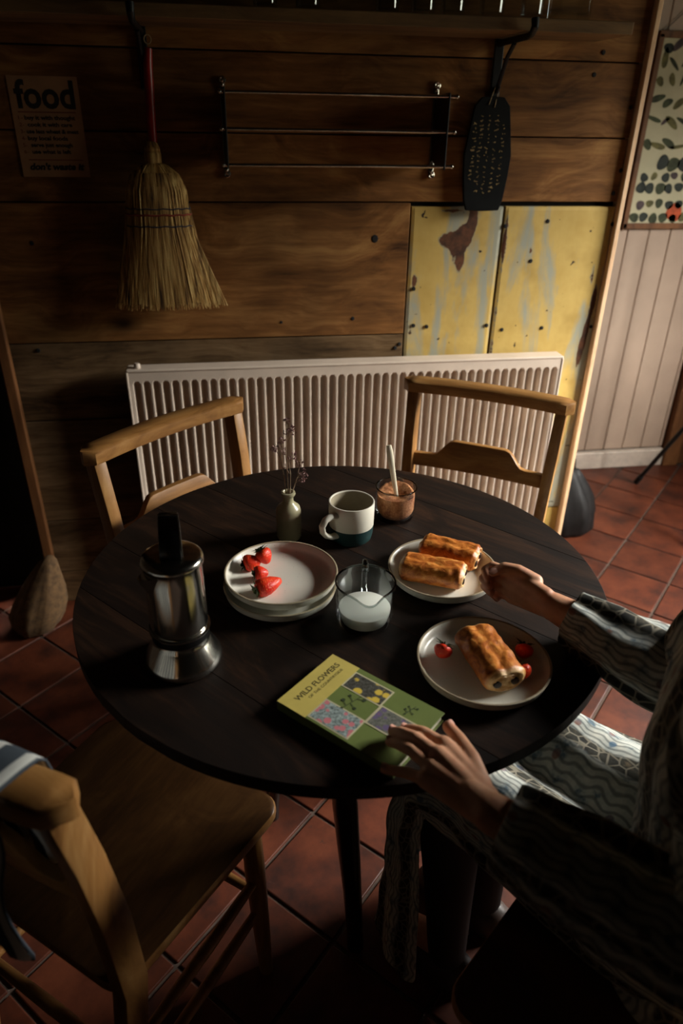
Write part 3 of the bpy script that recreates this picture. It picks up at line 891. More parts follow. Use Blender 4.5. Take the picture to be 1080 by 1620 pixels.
# lower rows: rounds; upper: leafy and long shapes
for row, (z, r) in enumerate([(0.035, 0.022), (0.085, 0.021), (0.145, 0.023), (0.185, 0.020)]):
    for k in range(9):
        veg(0.045 + k * 0.042 + (row % 2) * 0.012 + rr.uniform(-.004, .004), z + rr.uniform(-.004, .004), r * rr.uniform(.75, 1.0), r * rr.uniform(.6, .95), rr.choice([0, 1, 2, 3, 0, 1]))
veg(0.215, 0.055, 0.036, 0.034, 4)
for k in range(7):
    veg(0.12 + k * 0.045, 0.235 + rr.uniform(-.01, .01), 0.028, 0.024, rr.choice([1, 1, 0]))
for z in (0.30, 0.37, 0.44, 0.51, 0.57, 0.615):
    for k in range(9):
        L = rr.uniform(0.018, 0.036)
        veg(0.045 + k * 0.042 + rr.uniform(-.008, .008), z + rr.uniform(-.012, .012), L, rr.uniform(0.006, 0.016), rr.choice([0, 1, 2, 3, 2, 0]))
tag(pr.build('printed_vegetables', vm, vp, fixn=False), kind='stuff')
MB().tube([(0.01, -0.008, 0.652), (0.215, -0.006, 0.84), (0.42, -0.008, 0.652)], 0.0016, 6).build('hanging_cord', M['ink'], vp, smooth=True)

ts = thing('tripod_stand', 'black metal tripod stand at right edge of the terracotta floor', 'stand', (1.79, 1.315, 0))
apex = Vector((0, 0, 0.75))
for a in (0, 120, 240):
    f0 = Matrix.Rotation(math.radians(a), 3, 'Z') @ Vector((-0.154, 0.321, 0.006))
    lg = MB().tube([f0, f0.lerp(apex, 0.99)], [0.009, 0.010], 10).build('leg', M['iron'], ts, smooth=True)
    MB().tube([f0, f0.lerp(apex, 0.05)], 0.0125, 10).build('rubber_foot', M['iron'], lg, smooth=True)
MB().tube([(0, 0, 0.62), (0, 0, 1.25)], 0.011, 12).build('column', M['iron'], ts, smooth=True)
MB().lathe([(0.02, 0.72), (0.024, 0.73), (0.024, 0.78), (0.016, 0.79)], 16).build('collar', M['iron'], ts, smooth=True)

M['jute'] = plain('brown_jute', C(104, 76, 44), 0.9, 0, 0.25, 60, 0.4)
sk = thing('jute_sack', 'brown jute sack slumped on the tiles at the left end of the plank wall', 'sack', (-0.835, 0.93, 0))
rings = []
for i, (z, rx, ry) in enumerate([(0.0, .055, .06), (0.012, .070, .075), (0.05, .080, .085), (0.10, .078, .078), (0.15, .064, .064), (0.195, .046, .046), (0.235, .028, .030), (0.255, .012, .014)]):
    ring = []
    for j in range(30):
        a = 2 * PI * j / 30
        k = 1 + 0.05 * math.sin(6 * a + z * 14) + 0.03 * math.sin(11 * a + 2)
        ring.append((rx * k * math.cos(a) + z * 0.12, ry * k * math.sin(a), z))
    rings.append([(q_[0] + 0.22 * max(0, z - 0.03), q_[1], q_[2]) for q_ in ring])
MB().loft(rings).build('sack_body', M['jute'], sk, smooth=True, angle=80)

bg = thing('floor_bag', 'dark slouching bag on the tiles beside the yellow boards', 'bag', (1.13, 1.29, 0))
rings = []
for i, (z, rx, ry) in enumerate([(0.0, .10, .07), (0.02, .118, .085), (0.08, .125, .09), (0.15, .108, .075), (0.20, .085, .052), (0.245, .060, .032), (0.27, .045, .020)]):
    ring = []
    for j in range(28):
        a = 2 * PI * j / 28
        k = 1 + 0.10 * math.sin(5 * a + z * 9) * min(1, z / 0.1) + 0.05 * math.sin(9 * a)
        ring.append((rx * k * math.cos(a) - z * 0.12, ry * k * math.sin(a), z))
    rings.append(ring)
MB().loft(rings).build('bag_body', M['bag'], bg, smooth=True, angle=80)
MB().tube([(-0.06, 0, 0.26), (-0.062, 0.0, 0.31), (-0.04, -0.005, 0.345), (-0.012, 0, 0.31), (0.0, 0.004, 0.255)], 0.006, 8).build('handle', M['bag'], bg, smooth=True)
# ================================================================== TABLE
TZ = 0.745
TR_ = 0.45
tb = thing('round_table', 'round dark oak table set for breakfast, one turned leg showing at front', 'table', (0, 0, 0))
GA = math.radians(-48)
gd = Vector((math.cos(GA), math.sin(GA))); gn = Vector((-gd.y, gd.x))
edges = [-0.45, -0.315, -0.19, -0.055, 0.075, 0.205, 0.325, 0.45]
for a, b in zip(edges, edges[1:]):
    a2, b2 = a + 0.0003, b - 0.0003
    N_ = 22
    pts = []
    def half_w(o): return math.sqrt(max(0, TR_ ** 2 - o * o))
    for i in range(N_ + 1):
        o_ = a2 + (b2 - a2) * i / N_ if True else 0
        pts.append((half_w(o_), o_))
    for i in range(N_ + 1):
        o_ = b2 - (b2 - a2) * i / N_
        pts.append((-half_w(o_), o_))
    cl = []
    for p in pts:
        if not cl or (Vector(p) - Vector(cl[-1])).length > 1e-4: cl.append(p)
    om = (a + b) / 2
    o = MB().prism([(u, w - om, 0) for u, w in cl], (0, 0, 1), 0.022).build('table_board', M['table'], tb, bevel=0.0006)
    o.location = (gn.x * om, gn.y * om, TZ - 0.022); o.rotation_euler = (0, 0, GA)
legs_xy = [(-0.04, -0.25), (0.14, 0.13), (-0.10, 0.07)]
for (ax, ay), (bx_, by_) in ((legs_xy[0], legs_xy[1]), (legs_xy[1], legs_xy[2]), (legs_xy[2], legs_xy[0]), ((-0.14, -0.16), legs_xy[0])):
    d = Vector((bx_ - ax, by_ - ay, 0))
    o = MB().box((0, 0, 0), (d.length, 0.02, 0.085)).build('apron', M['table_leg'], tb, bevel=0.002)
    o.location = ((ax + bx_) / 2, (ay + by_) / 2, TZ - 0.022 - 0.0425); o.rotation_euler = (0, 0, math.atan2(d.y, d.x))
for lx, ly in legs_xy:
    cen = Vector((0.0, -0.02))
    od = Vector((lx, ly)) - cen
    if ly < -0.2: od = Vector((0.8, 0.6))
    od.normalize()
    pts = [(lx + od.x * q, ly + od.y * q, z) for q, z in ((0, TZ - 0.022), (0, 0.62), (0.004, 0.55), (0.012, 0.46), (0.022, 0.36), (0.038, 0.2), (0.050, 0.05), (0.054, 0.0))]
    MB().tube(pts, [0.017, 0.017, 0.0185, 0.0215, 0.0205, 0.0175, 0.0155, 0.017], 16).build('leg', M['table_leg'], tb, smooth=True)

# ================================================================== CHAIRS
def make_chair(name, label):
    t = thing(name, label, 'chair', group='elm chairs round the table')
    # seat: dished slab with rounded corners, wider at the front
    def seat_ring(z, inset, dish=0.0):
        r_ = []
        hwf, hwb, yf, yb = 0.195 - inset, 0.178 - inset, 0.186 - inset, -0.172 + inset
        cr = 0.035
        for cx, cy, a0 in ((hwf - cr, yf - cr, 0), (-(hwf - cr), yf - cr, 90), (-(hwb - cr), yb + cr, 180), (hwb - cr, yb + cr, 270)):
            for k in range(6):
                a = math.radians(a0 + 90 * k / 5)
                r_.append((cx + cr * math.cos(a), cy + cr * math.sin(a), z))
        return r_
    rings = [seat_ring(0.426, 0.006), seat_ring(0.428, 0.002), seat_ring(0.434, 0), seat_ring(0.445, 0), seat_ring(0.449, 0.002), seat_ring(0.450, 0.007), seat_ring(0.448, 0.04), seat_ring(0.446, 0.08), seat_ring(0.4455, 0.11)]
    st_ = MB().loft(rings).build('seat', [M['oak_y_shaded'], M['oak']], t, smooth=True, angle=50)
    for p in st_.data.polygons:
        if abs(p.normal.z) < 0.75: p.material_index = 1          # side faces paler: the lit edge is put into the colour
    for s in (-1, 1):
        path = [(s * 0.165, -0.215, 0.0), (s * 0.170, -0.175, 0.25), (s * 0.173, -0.150, 0.44), (s * 0.178, -0.160, 0.60), (s * 0.182, -0.178, 0.74), (s * 0.184, -0.196, 0.845)]
        rr_ = []
        for k, p in enumerate(path):
            w = 0.0135 if k else 0.011; d = [0.014, 0.018, 0.021, 0.021, 0.020, 0.019][k]
            rr_.append([(p[0] + a * w, p[1] + b * d, p[2]) for a, b in ((-1, -1), (1, -1), (1, 1), (-1, 1))])
        MB().loft(rr_).build('back_post', M['oak_z'], t, bevel=0.003, smooth=True, angle=35)
    # top rail: curved flat ledge with rounded ends
    rings = []
    K = 24
    for k in range(K + 1):
        u = -1 + 2 * k / K
        x = 0.212 * u
        y = -0.192 - 0.022 * (1 - u * u)
        hd = 0.026
        ed = (1 - abs(u)) * 0.212
        if ed < 0.026: hd = max(0.004, math.sqrt(max(0, 0.026 ** 2 - (0.026 - ed) ** 2)))
        rings.append([(x, y - hd, 0.843), (x, y + hd * 0.9, 0.841), (x, y + hd, 0.845), (x, y + hd, 0.866), (x, y + hd * 0.8, 0.871), (x, y - hd * 0.8, 0.871), (x, y - hd, 0.867)])
    MB().loft(rings).build('top_rail', M['oak'], t, smooth=True, angle=45)
    # lower back slat with the raised middle
    top = []
    for k in range(33):
        x = -0.175 + 0.35 * k / 32
        a = abs(x)
        f = 1.0 if a < 0.068 else (0.5 + 0.5 * math.cos(PI * (a - 0.068) / 0.05) if a < 0.118 else 0.0)
        top.append((x, 0.680 + 0.042 * f))
    rr_ = []
    for x, z in top:
        y = -0.170 - 0.012 * (1 - (x / 0.175) ** 2)
        y2 = y - (z - 0.645) * 0.14
        rr_.append([(x, y - 0.008, 0.646), (x, y + 0.008, 0.646), (x, y2 + 0.008, z), (x, y2 - 0.008, z)])
    MB().loft(rr_).build('back_slat', M['oak'], t, bevel=0.0015, smooth=True, angle=40)
    for s in (-1, 1):
        MB().tube([(s * 0.172, 0.140, 0.0), (s * 0.168, 0.138, 0.15), (s * 0.165, 0.135, 0.30), (s * 0.163, 0.133, 0.43)], [0.0125, 0.016, 0.018, 0.0165], 14).build('front_leg', M['oak_z'], t, smooth=True)
    for s in (-1, 1):
        for z in (0.20, 0.29):
            MB().tube([(s * 0.168, 0.135, z), (s * 0.170, 0.0, z), (s * 0.170, -0.172, z)], [0.008, 0.0105, 0.008], 10).build('stretcher', M['oak'], t, smooth=True)
    MB().tube([(-0.166, 0.136, 0.24), (0, 0.136, 0.24), (0.166, 0.136, 0.24)], [0.008, 0.0105, 0.008], 10).build('stretcher', M['oak'], t, smooth=True)
    MB().tube([(-0.170, -0.175, 0.25), (0, -0.175, 0.25), (0.170, -0.175, 0.25)], [0.008, 0.0105, 0.008], 10).build('stretcher', M['oak'], t, smooth=True)
    return t
def face(fx, fy): return math.atan2(-fx, fy)      # rz so that local +Y points along (fx, fy)
ch1 = make_chair('dining_chair', 'elm chair with sunlit back, between radiator and coffee pot side of table')
ch1.location = (-0.184, 0.302, 0); ch1.rotation_euler = (0, 0, face(0.652, -0.757))
for lbl, loc, f in (('elm chair seen against the light, in front of the yellow boards', (0.346, 0.408, 0), (-0.533, -0.847)),
                    ('empty elm chair in the foreground with a striped cloth on its back', (-0.398, -0.240, 0), (0.623, 0.782)),
                    ('elm chair the seated person in patterned dress sits on', (0.315, -0.575, 0), (-0.62, 0.78))):
    c = copy_tree(ch1); c['label'] = lbl
    c.location = loc; c.rotation_euler = (0, 0, face(*f))
    if 'foreground' in lbl: ch3 = c

# striped tea towel over the foreground chair's top rail
tw = thing('tea_towel', 'grey and white striped cloth draped over the foreground chair back', 'cloth', ch3.location, ch3.rotation_euler[2])
NX, prof_ = 26, []
for k in range(13): prof_.append((-0.220 - 0.008 * math.sin(k * 0.5), 0.62 + 0.246 * k / 12))     # back drop (behind the rail)
prof_ += [(-0.228, 0.872), (-0.212, 0.8775), (-0.185, 0.8775), (-0.166, 0.8755), (-0.159, 0.868)]
for k in range(1, 10): prof_.append((-0.158 + 0.002 * math.sin(k), 0.868 - 0.022 * k))
vs, uvs, fs = [], [], []
L = 0; NPR = len(prof_)
for i in range(NX + 1):
    x = -0.20 + 0.350 * i / NX
    u = x / 0.212
    bow = -0.022 * (1 - u * u) + 0.0
    L = 0
    for k, (y, z) in enumerate(prof_):
        if k: L += math.hypot(y - prof_[k - 1][0], z - prof_[k - 1][1])
        hang = max(0, 0.865 - z)
        rip = 0.010 * math.sin(x * 62 + k * 0.15) * min(1, hang / 0.1)
        sgn = -1 if k < 14 else 1
        back = -0.010 if k < 13 else 0
        vs.append((x + 0.012 * math.sin(k * 0.8) * min(1, hang * 5), y + bow + back + sgn * abs(rip), z + 0.0012 * math.sin(x * 70)))
        uvs.append((x, L))
for i in range(NX):
    for k in range(NPR - 1):
        a = i * NPR + k
        fs.append((a, a + 1, a + NPR + 1, a + NPR))
def uvmesh(name, vs, fs, uvs, mat, parent, solid=0.0, sub=0):
    me = bpy.data.meshes.new(name); me.from_pydata([tuple(v) for v in vs], [], fs)
    ul = me.uv_layers.new(name='UVMap')
    for lp in me.loops: ul.data[lp.index].uv = uvs[lp.vertex_index]
    for p in me.polygons: p.use_smooth = True
    me.materials.append(mat)
    o = bpy.data.objects.new(name, me); COL.objects.link(o); o.parent = parent
    if solid:
        m = o.modifiers.new('solid', 'SOLIDIFY'); m.thickness = solid; m.offset = 0
    if sub:
        m = o.modifiers.new('sub', 'SUBSURF'); m.levels = sub; m.render_levels = sub
    return o
uvmesh('cloth', vs, fs, uvs, M['towel'], tw, 0.0022)

# ================================================================== ON THE TABLE
def plate(name, label, x, y, z, r=0.095, h=0.022, group='stoneware side plates'):
    p = thing(name, label, 'plate', (x, y, z), group=group)
    prof = [(0, 0.0), (r * 0.70, 0.0), (r * 0.74, 0.0012), (r * 0.90, 0.004), (r * 0.965, 0.010), (r * 0.99, h - 0.002)]
    inner = [(r * 0.965, h - 0.001), (r * 0.935, 0.0115), (r * 0.88, 0.0065), (r * 0.70, 0.0045), (0, 0.0042)]
    MB().lathe(prof + [(r, h)] + inner, 72).build('plate_body', M['plate'], p, smooth=True, angle=60)
    rg = []
    for i in range(72):
        a = 2 * PI * i / 72
        rg.append([(math.cos(a) * (r * 0.9825 + 0.0017 * math.cos(q)), math.sin(a) * (r * 0.9825 + 0.0017 * math.cos(q)), h - 0.0006 + 0.0014 * math.sin(q)) for q in [2 * PI * j / 8 for j in range(8)]])
    o = MB().loft(rg, loop=True).build('rim', M['plate_rim'], p, smooth=True); o['label'] = 'unglazed tan rim'
    return p
plate('side_plate', 'lower stoneware plate of the stack by the coffee pot', -0.112, -0.035, TZ)
plate('side_plate', 'upper stoneware plate of the stack, holding four orange red strawberries', -0.110, -0.029, TZ + 0.0185)
plate('side_plate', 'stoneware plate under two pastries beside the reaching hand', 0.172, -0.025, TZ)
plate('side_plate', 'stoneware plate with one pastry and three strawberries near the book', 0.164, -0.266, TZ, 0.097)
F1 = TZ + 0.0185 + 0.0044; F2 = TZ + 0.0050

# strawberries: local +Z runs from calyx (z=L) to tip (z=0)
def strawberry(label, tip, cal, r, group):
    tip, cal = Vector(tip), Vector(cal)
    L = (cal - tip).length
    s = thing('strawberry', label, 'strawberry', tip, group=group)
    s.rotation_mode = 'QUATERNION'
    s.rotation_quaternion = (cal - tip).to_track_quat('Z', 'Y')
    prof = [(0, 0), (r * 0.30, L * 0.03), (r * 0.55, L * 0.14), (r * 0.80, L * 0.34), (r * 0.97, L * 0.58), (r, L * 0.74), (r * 0.88, L * 0.90), (r * 0.55, L * 0.985), (r * 0.2, L * 0.97), (0, L * 0.95)]
    o = MB().lathe(prof, 28).build('berry', M['berry'], s, smooth=True, angle=80)
    disp_noise(o, r * 0.16, 70, L * 90)
    c = MB()
    for k in range(9):
        a = 2 * PI * k / 9 + 0.2 * math.sin(k * 5)
        ln = r * (1.10 + 0.30 * math.sin(k * 2.3)); up = 0.0035 + 0.003 * math.sin(k * 1.7)
        d = Vector((math.cos(a), math.sin(a), 0)); n_ = Vector((-d.y, d.x, 0))
        b0 = Vector((0, 0, L * 0.965))
        m1 = b0 + d * ln * 0.5 + Vector((0, 0, up * 0.8)); t1 = b0 + d * ln + Vector((0, 0, up + 0.002 * math.sin(k)))
        w = r * 0.24
        c.add([b0 + n_ * w * .6, m1 + n_ * w + Vector((0, 0, -.0006)), t1, m1 - n_ * w + Vector((0, 0, -.0006)), b0 - n_ * w * .6, m1 + Vector((0, 0, .0008)), b0 + Vector((0, 0, .0008))],
              [(0, 1, 5, 6), (1, 2, 5), (2, 3, 5), (3, 4, 6, 5)])
    c.build('calyx', M['calyx'], s, smooth=True, fixn=False)
    MB().tube([(0, 0, L * 0.96), (0.001, 0.001, L * 0.96 + 0.006)], 0.0011, 6).build('stalk', M['calyx'], s)
    return s
G1, G2 = 'strawberries on the plate stack', 'strawberries beside the single pastry'
strawberry('strawberry at the back of the plate stack, leaning upright on its neighbour', (-0.128, 0.010, F1 + 0.009), (-0.142, 0.022, F1 + 0.029), 0.0145, G1)
strawberry('strawberry pointing its leaves at the left rim of the plate stack', (-0.140, 0.011, F1 + 0.0145), (-0.171, 0.010, F1 + 0.0105), 0.0145, G1)
strawberry('smallest strawberry on the plate stack, dark leaves toward the coffee pot', (-0.131, -0.020, F1 + 0.010), (-0.154, -0.024, F1 + 0.0115), 0.0122, G1)
strawberry('frontmost strawberry on the plate stack, tip pointing right', (-0.113, -0.052, F1 + 0.0145), (-0.154, -0.073, F1 + 0.0125), 0.0158, G1)
strawberry('dark strawberry alone on the left side of the single pastry plate', (0.105, -0.250, F2 + 0.009), (0.113, -0.238, F2 + 0.0225), 0.0135, G2)
strawberry('strawberry between the single pastry and the right rim, farther from the viewer', (0.225, -0.268, F2 + 0.010), (0.231, -0.254, F2 + 0.0225), 0.0130, G2)
strawberry('strawberry at the chocolate end of the single pastry, nearer the viewer', (0.213, -0.310, F2 + 0.010), (0.207, -0.296, F2 + 0.0215), 0.0130, G2)

# pastries
def pastry(label, c, ax, L=0.104, w=0.031, h=0.040, seed=0.0, z=F2):
    a = math.atan2(ax[1], ax[0])
    p = thing('chocolate_pastry', label, 'pastry', (c[0], c[1], z), a, 'chocolate filled pastries')
    rings = []; NS, NR = 56, 64
    for i in range(NS + 1):
        u = -1 + 2 * i / NS
        x = L / 2 * u
        e = 1 - abs(u)
        k = min(1, (e / 0.10)) if e < 0.10 else 1
        sc = 0.86 + 0.14 * math.sin(PI / 2 * k)
        r_ = []
        for j in range(NR):
            t_ = 2 * PI * j / NR
            ct, st = math.cos(t_), math.sin(t_)
            y = w * math.copysign(abs(ct) ** 0.82, ct) * sc
            zz = h / 2 * (1 + math.copysign(abs(st) ** 0.88, st) * sc * (1.0 if st < 0 else 1.0))
            if True:   # two rolled lobes with a crease along the top, and flaky wrinkles
                lobe = abs(y / w)
                zz -= max(0, st) * 0.0024 * math.exp(-((y + 0.002 + 0.010 * mnoise.noise(Vector((x * 30, seed, 0)))) / 0.005) ** 2)
                zz -= max(0, st) * 0.0014 * math.exp(-((y - 0.012 + 0.25 * x + 0.008 * mnoise.noise(Vector((x * 40, seed, 4)))) / 0.003) ** 2)
            nz = mnoise.noise(Vector((x * 55, y * 70, zz * 60)) + Vector((seed, 0, 0))) * 0.0020 + mnoise.noise(Vector((x * 120, y * 130, zz * 110)) + Vector((seed, 3, 0))) * 0.0008
            kf = 1 + nz / w * (0.3 + 0.9 * max(0.0, min(1.0, (st + 0.6) / 0.9)))
            r_.append((x, y * kf, max(0.0, (zz - h / 2) * kf + h / 2)))
        rings.append(r_)
    # ends: rolled dough spiral pressed into rings
    for sgn in (-1, 1):
        base = rings[-1] if sgn > 0 else rings[0]
        extra = []
        for q, (k, d) in enumerate([(0.93, 0.0022), (0.84, 0.0032), (0.74, 0.0012), (0.64, 0.0030), (0.52, 0.0008), (0.40, 0.0026), (0.25, 0.0010), (0.1, 0.0018)]):
            extra.append([(b[0] + sgn * (d + 0.0010 * math.sin(3 * 2 * PI * jj / NR + q)), b[1] * k, (b[2] - h / 2) * k + h / 2) for jj, b in enumerate(base)])
        if sgn > 0: rings = rings + extra
        else: rings = list(reversed(extra)) + rings
    MB().loft(rings).build('dough', M['pastry'], p, smooth=True, angle=70)
    for sgn in (-1, 1):
        for yy, zz in ((-0.014, 0.018), (0.013, 0.019)):
            m = MB().lathe([(0.0046, -0.004), (0.0056, 0.0), (0.0052, 0.0022), (0.003, 0.0030)], 12, rot=Matrix.Rotation(PI / 2 * sgn, 3, 'Y'))
            m.v = [(v[0] + sgn * (L / 2 + 0.0018), v[1] * 1.15 + yy, v[2] + zz) for v in m.v]
            m.build('chocolate_stick', M['choc'], p, smooth=True)
    return p
pastry('golden chocolate pastry at the front of the pair, spiral end facing right', (0.150, -0.040), (0.90, -0.44), seed=1.0)
pastry('golden chocolate pastry behind its twin on the plate by the reaching hand', (0.197, 0.014), (0.83, -0.56), L=0.098, seed=5.0)
pastry('golden chocolate pastry alone on its plate between strawberries', (0.171, -0.268), (0.12, -1.0), L=0.106, w=0.032, h=0.041, seed=9.0)

# mug
mg = thing('stoneware_mug', 'cream stoneware mug with dark teal base behind the plates', 'mug', (0.036, 0.128, TZ))
R_, H_ = 0.043, 0.080
MB().lathe([(R_ * 0.93, 0.0285), (R_ * 0.985, 0.032), (R_, 0.06), (R_, H_ - 0.0012), (R_ - 0.0008, H_), (R_ - 0.0026, H_), (R_ - 0.0034, H_ - 0.002)], 56, caps=False).build('upper_body', M['mug'], mg, smooth=True)
MB().lathe([(0, 0.001), (R_ * 0.82, 0.0), (R_ * 0.90, 0.004), (R_ * 0.955, 0.014), (R_ * 0.986, 0.0315), (R_ * 0.94, 0.0318)], 56, caps=False).build('glazed_base', M['teal'], mg, smooth=True)['label'] = 'dark teal glazed base'
MB().lathe([(R_ - 0.0030, H_ - 0.001), (R_ - 0.0040, 0.030), (R_ * 0.80, 0.008), (0, 0.0065), (0, 0.004), (R_ * .84, .006), (R_ - .003, .03)], 48, caps=False).build('inside', M['mug_in'], mg, smooth=True, angle=60)
hd = Vector((-0.80, -0.60, 0)).normalized()
hp = []
for r_, z in [(R_ - 0.002, 0.064), (R_ + 0.012, 0.0672), (R_ + 0.026, 0.065), (R_ + 0.0345, 0.055), (R_ + 0.033, 0.042), (R_ + 0.024, 0.031), (R_ + 0.010, 0.023), (R_ - 0.002, 0.021)]:
    hp.append(hd * r_ + Vector((0, 0, z)))
MB().tube(hp, [0.0062, 0.0056, 0.0052, 0.005, 0.005, 0.005, 0.0052, 0.006], 12, flat=1.35, up=(0, 0, 1)).build('handle', M['mug'], mg, smooth=True)

# sugar jar with spoon
jx, jy = 0.138, 0.197
jr = thing('sugar_jar', 'low clear glass jar holding brown sugar, right of the mug', 'jar', (jx, jy, TZ))
r = 0.0415; h = 0.068
MB().lathe([(0, 0), (r * 0.84, 0), (r * 0.90, 0.003), (r * 0.985, 0.02), (r, h - 0.002), (r - 0.001, h), (r - 0.0018, h), (r - 0.0026, h - 0.002), (r - 0.0034, 0.02), (r * 0.82, 0.0065), (0, 0.006)], 48).build('jar_body', M['glass'], jr, smooth=True, angle=50)
sg = thing('brown_sugar', 'heap of brown sugar filling the glass jar by the mug', 'sugar', (jx, jy, TZ + 0.0068))
sg['kind'] = 'stuff'
rs = r - 0.0042
rings = []
for rr_, z in [(rs * 0.80, 0.0005), (rs * 0.93, 0.008), (rs * .985, 0.014), (rs, 0.046)]:
    rings.append([(rr_ * math.cos(a), rr_ * math.sin(a), z) for a in [2 * PI * i / 40 for i in range(40)]])
for q in range(1, 9):
    rr_ = rs * (1 - q / 9)
    ring = []
    for i in range(40):
        a = 2 * PI * i / 40
        x, y = rr_ * math.cos(a), rr_ * math.sin(a)
        z = 0.048 + 0.010 * (y / rs) + 0.004 * (x / rs) - 0.007 * math.exp(-((x - .004) ** 2 + (y + .004) ** 2) / .00022) + 0.0022 * mnoise.noise(Vector((x * 160, y * 160, 2)))
        ring.append((x, y, z))
    rings.append(ring)
o = MB().loft(rings).build('sugar_heap', M['sugar'], sg, smooth=True, angle=80)
o['kind'] = 'stuff'
sp = thing('teaspoon', 'cream handled teaspoon standing in the brown sugar', 'spoon', (jx, jy, TZ + 0.028))
dirv = Vector((-0.016, 0.018, 0.10))
MB().tube([Vector((0.003, -0.006, 0.0)), Vector((0.0, -0.001, 0.022)), Vector((0.0, -0.001, 0.022)) + dirv * 0.5, Vector((0.0, -0.001, 0.022)) + dirv * 0.88, Vector((0.0, -0.001, 0.022)) + dirv], [0.0042, 0.0042, 0.0056, 0.0066, 0.0048], 12, flat=0.55, up=(1, 0, 0)).build('handle', M['spoon'], sp, smooth=True)
MB().sphere((0.006, -0.012, -0.002), 0.010, 12, 8, (0.9, 0.5, 1.2)).build('bowl', M['steel'], sp, smooth=True)

# bottle vase with dried sprigs
vx, vy = -0.081, 0.146
vs_ = thing('bottle_vase', 'small olive stoneware bottle holding dried flowers behind the plates', 'vase', (vx, vy, TZ))
MB().lathe([(0, 0), (0.0218, 0), (0.0232, 0.003), (0.0236, 0.05), (0.0234, 0.058), (0.021, 0.066), (0.013, 0.073), (0.0098, 0.078), (0.0095, 0.086), (0.0125, 0.090), (0.0138, 0.093), (0.0130, 0.0965), (0.0098, 0.0972), (0.0078, 0.094), (0.0070, 0.084), (0.0075, 0.076), (0, 0.072)], 36).build('bottle', M['vase'], vs_, smooth=True)
rf = random.Random(5)
def sprig(label, base, mids, tip, clusters):
    s = thing('dried_sprig', label, 'dried flower', (vx, vy, TZ + 0.074), group='dried sprigs in the bottle vase')
    pts = [Vector(base)] + [Vector(m) for m in mids] + [Vector(tip)]
    MB().tube(pts, [0.0011] * (len(pts) - 1) + [0.0008], 6).build('stem', M['dry_stem'], s, smooth=True)
    fl = MB(); tw_ = MB()
    for (cx, cy, cz), rad, nfl, att in clusters:
        c = Vector((cx, cy, cz))
        tw_.tube([Vector(att), Vector(att).lerp(c, 0.6) + Vector((0.001, 0, 0.002)), c], 0.0005, 5)
        for k in range(nfl):
            d = Vector((rf.gauss(0, 1), rf.gauss(0, 1), rf.gauss(0, 1))).normalized() * rad * rf.uniform(0.4, 1)
            q = c + d
            n_ = d.normalized()
            a_ = n_.orthogonal().normalized(); b_ = n_.cross(a_)
            rr_ = rf.uniform(0.0018, 0.0032)
            pet = [q + (a_ * math.cos(2 * PI * i / 6) + b_ * math.sin(2 * PI * i / 6)) * rr_ * (1 if i % 2 else 0.55) + n_ * rr_ * 0.7 for i in range(6)]
            fl.add([q] + pet, [(0, i + 1, (i + 1) % 6 + 1) for i in range(6)])
    tw_.build('twig', M['dry_stem'], s, smooth=True)
    tag(fl.build('florets', M['dry_flower'], s, fixn=False), kind='stuff')
sprig('dried sprig standing tallest in the bottle vase', (0.001, 0, 0), [(0.0, 0.0, 0.05), (-0.003, -0.004, 0.10)], (0.001, 0.002, 0.165),
      [((0.001, 0.002, 0.163), .005, 12, (0, 0.001, .145)), ((0.008, 0, 0.150), .006, 16, (0, 0.0, .13)), ((-0.001, 0.001, 0.143), .005, 10, (0, 0, .125)), ((0.012, 0.002, 0.141), .005, 12, (0, 0, .12))])
sprig('dried sprig leaning left in the bottle vase, dark florets', (-0.003, 0.001, 0), [(-0.006, 0, 0.05), (-0.011, 0, 0.085)], (-0.017, 0.0, 0.122),
      [((-0.024, 0, 0.110), .006, 16, (-.012, 0, .09)), ((-0.014, 0.001, 0.118), .005, 12, (-.012, 0, .095)), ((-0.010, -.001, 0.128), .006, 14, (-.012, 0, .1)), ((-0.006, 0, 0.105), .006, 14, (-.008, 0, .08))])
sprig('dried sprig in the middle of the bottle vase, short pale florets', (0.002, -0.002, 0), [(0.004, -.002, 0.03), (0.005, -.002, 0.06)], (0.002, 0, 0.088),
      [((0.012, 0, 0.096), .006, 16, (.003, 0, .075)), ((0.003, 0, 0.090), .004, 8, (.003, 0, .07)), ((-0.006, 0, 0.075), .004, 8, (.003, 0, .06))])
sprig('dried sprig drooping right of the bottle vase, pink florets', (0.003, 0, 0.002), [(0.010, 0, 0.028), (0.016, 0, 0.048)], (0.023, 0, 0.062),
      [((0.027, 0, 0.062), .007, 20, (.018, 0, .05)), ((0.026, -.002, 0.048), .006, 16, (.014, 0, .04)), ((0.022, 0, 0.079), .0065, 18, (.018, 0, .055)), ((0.032, 0, 0.054), .005, 10, (.02, 0, .05))])

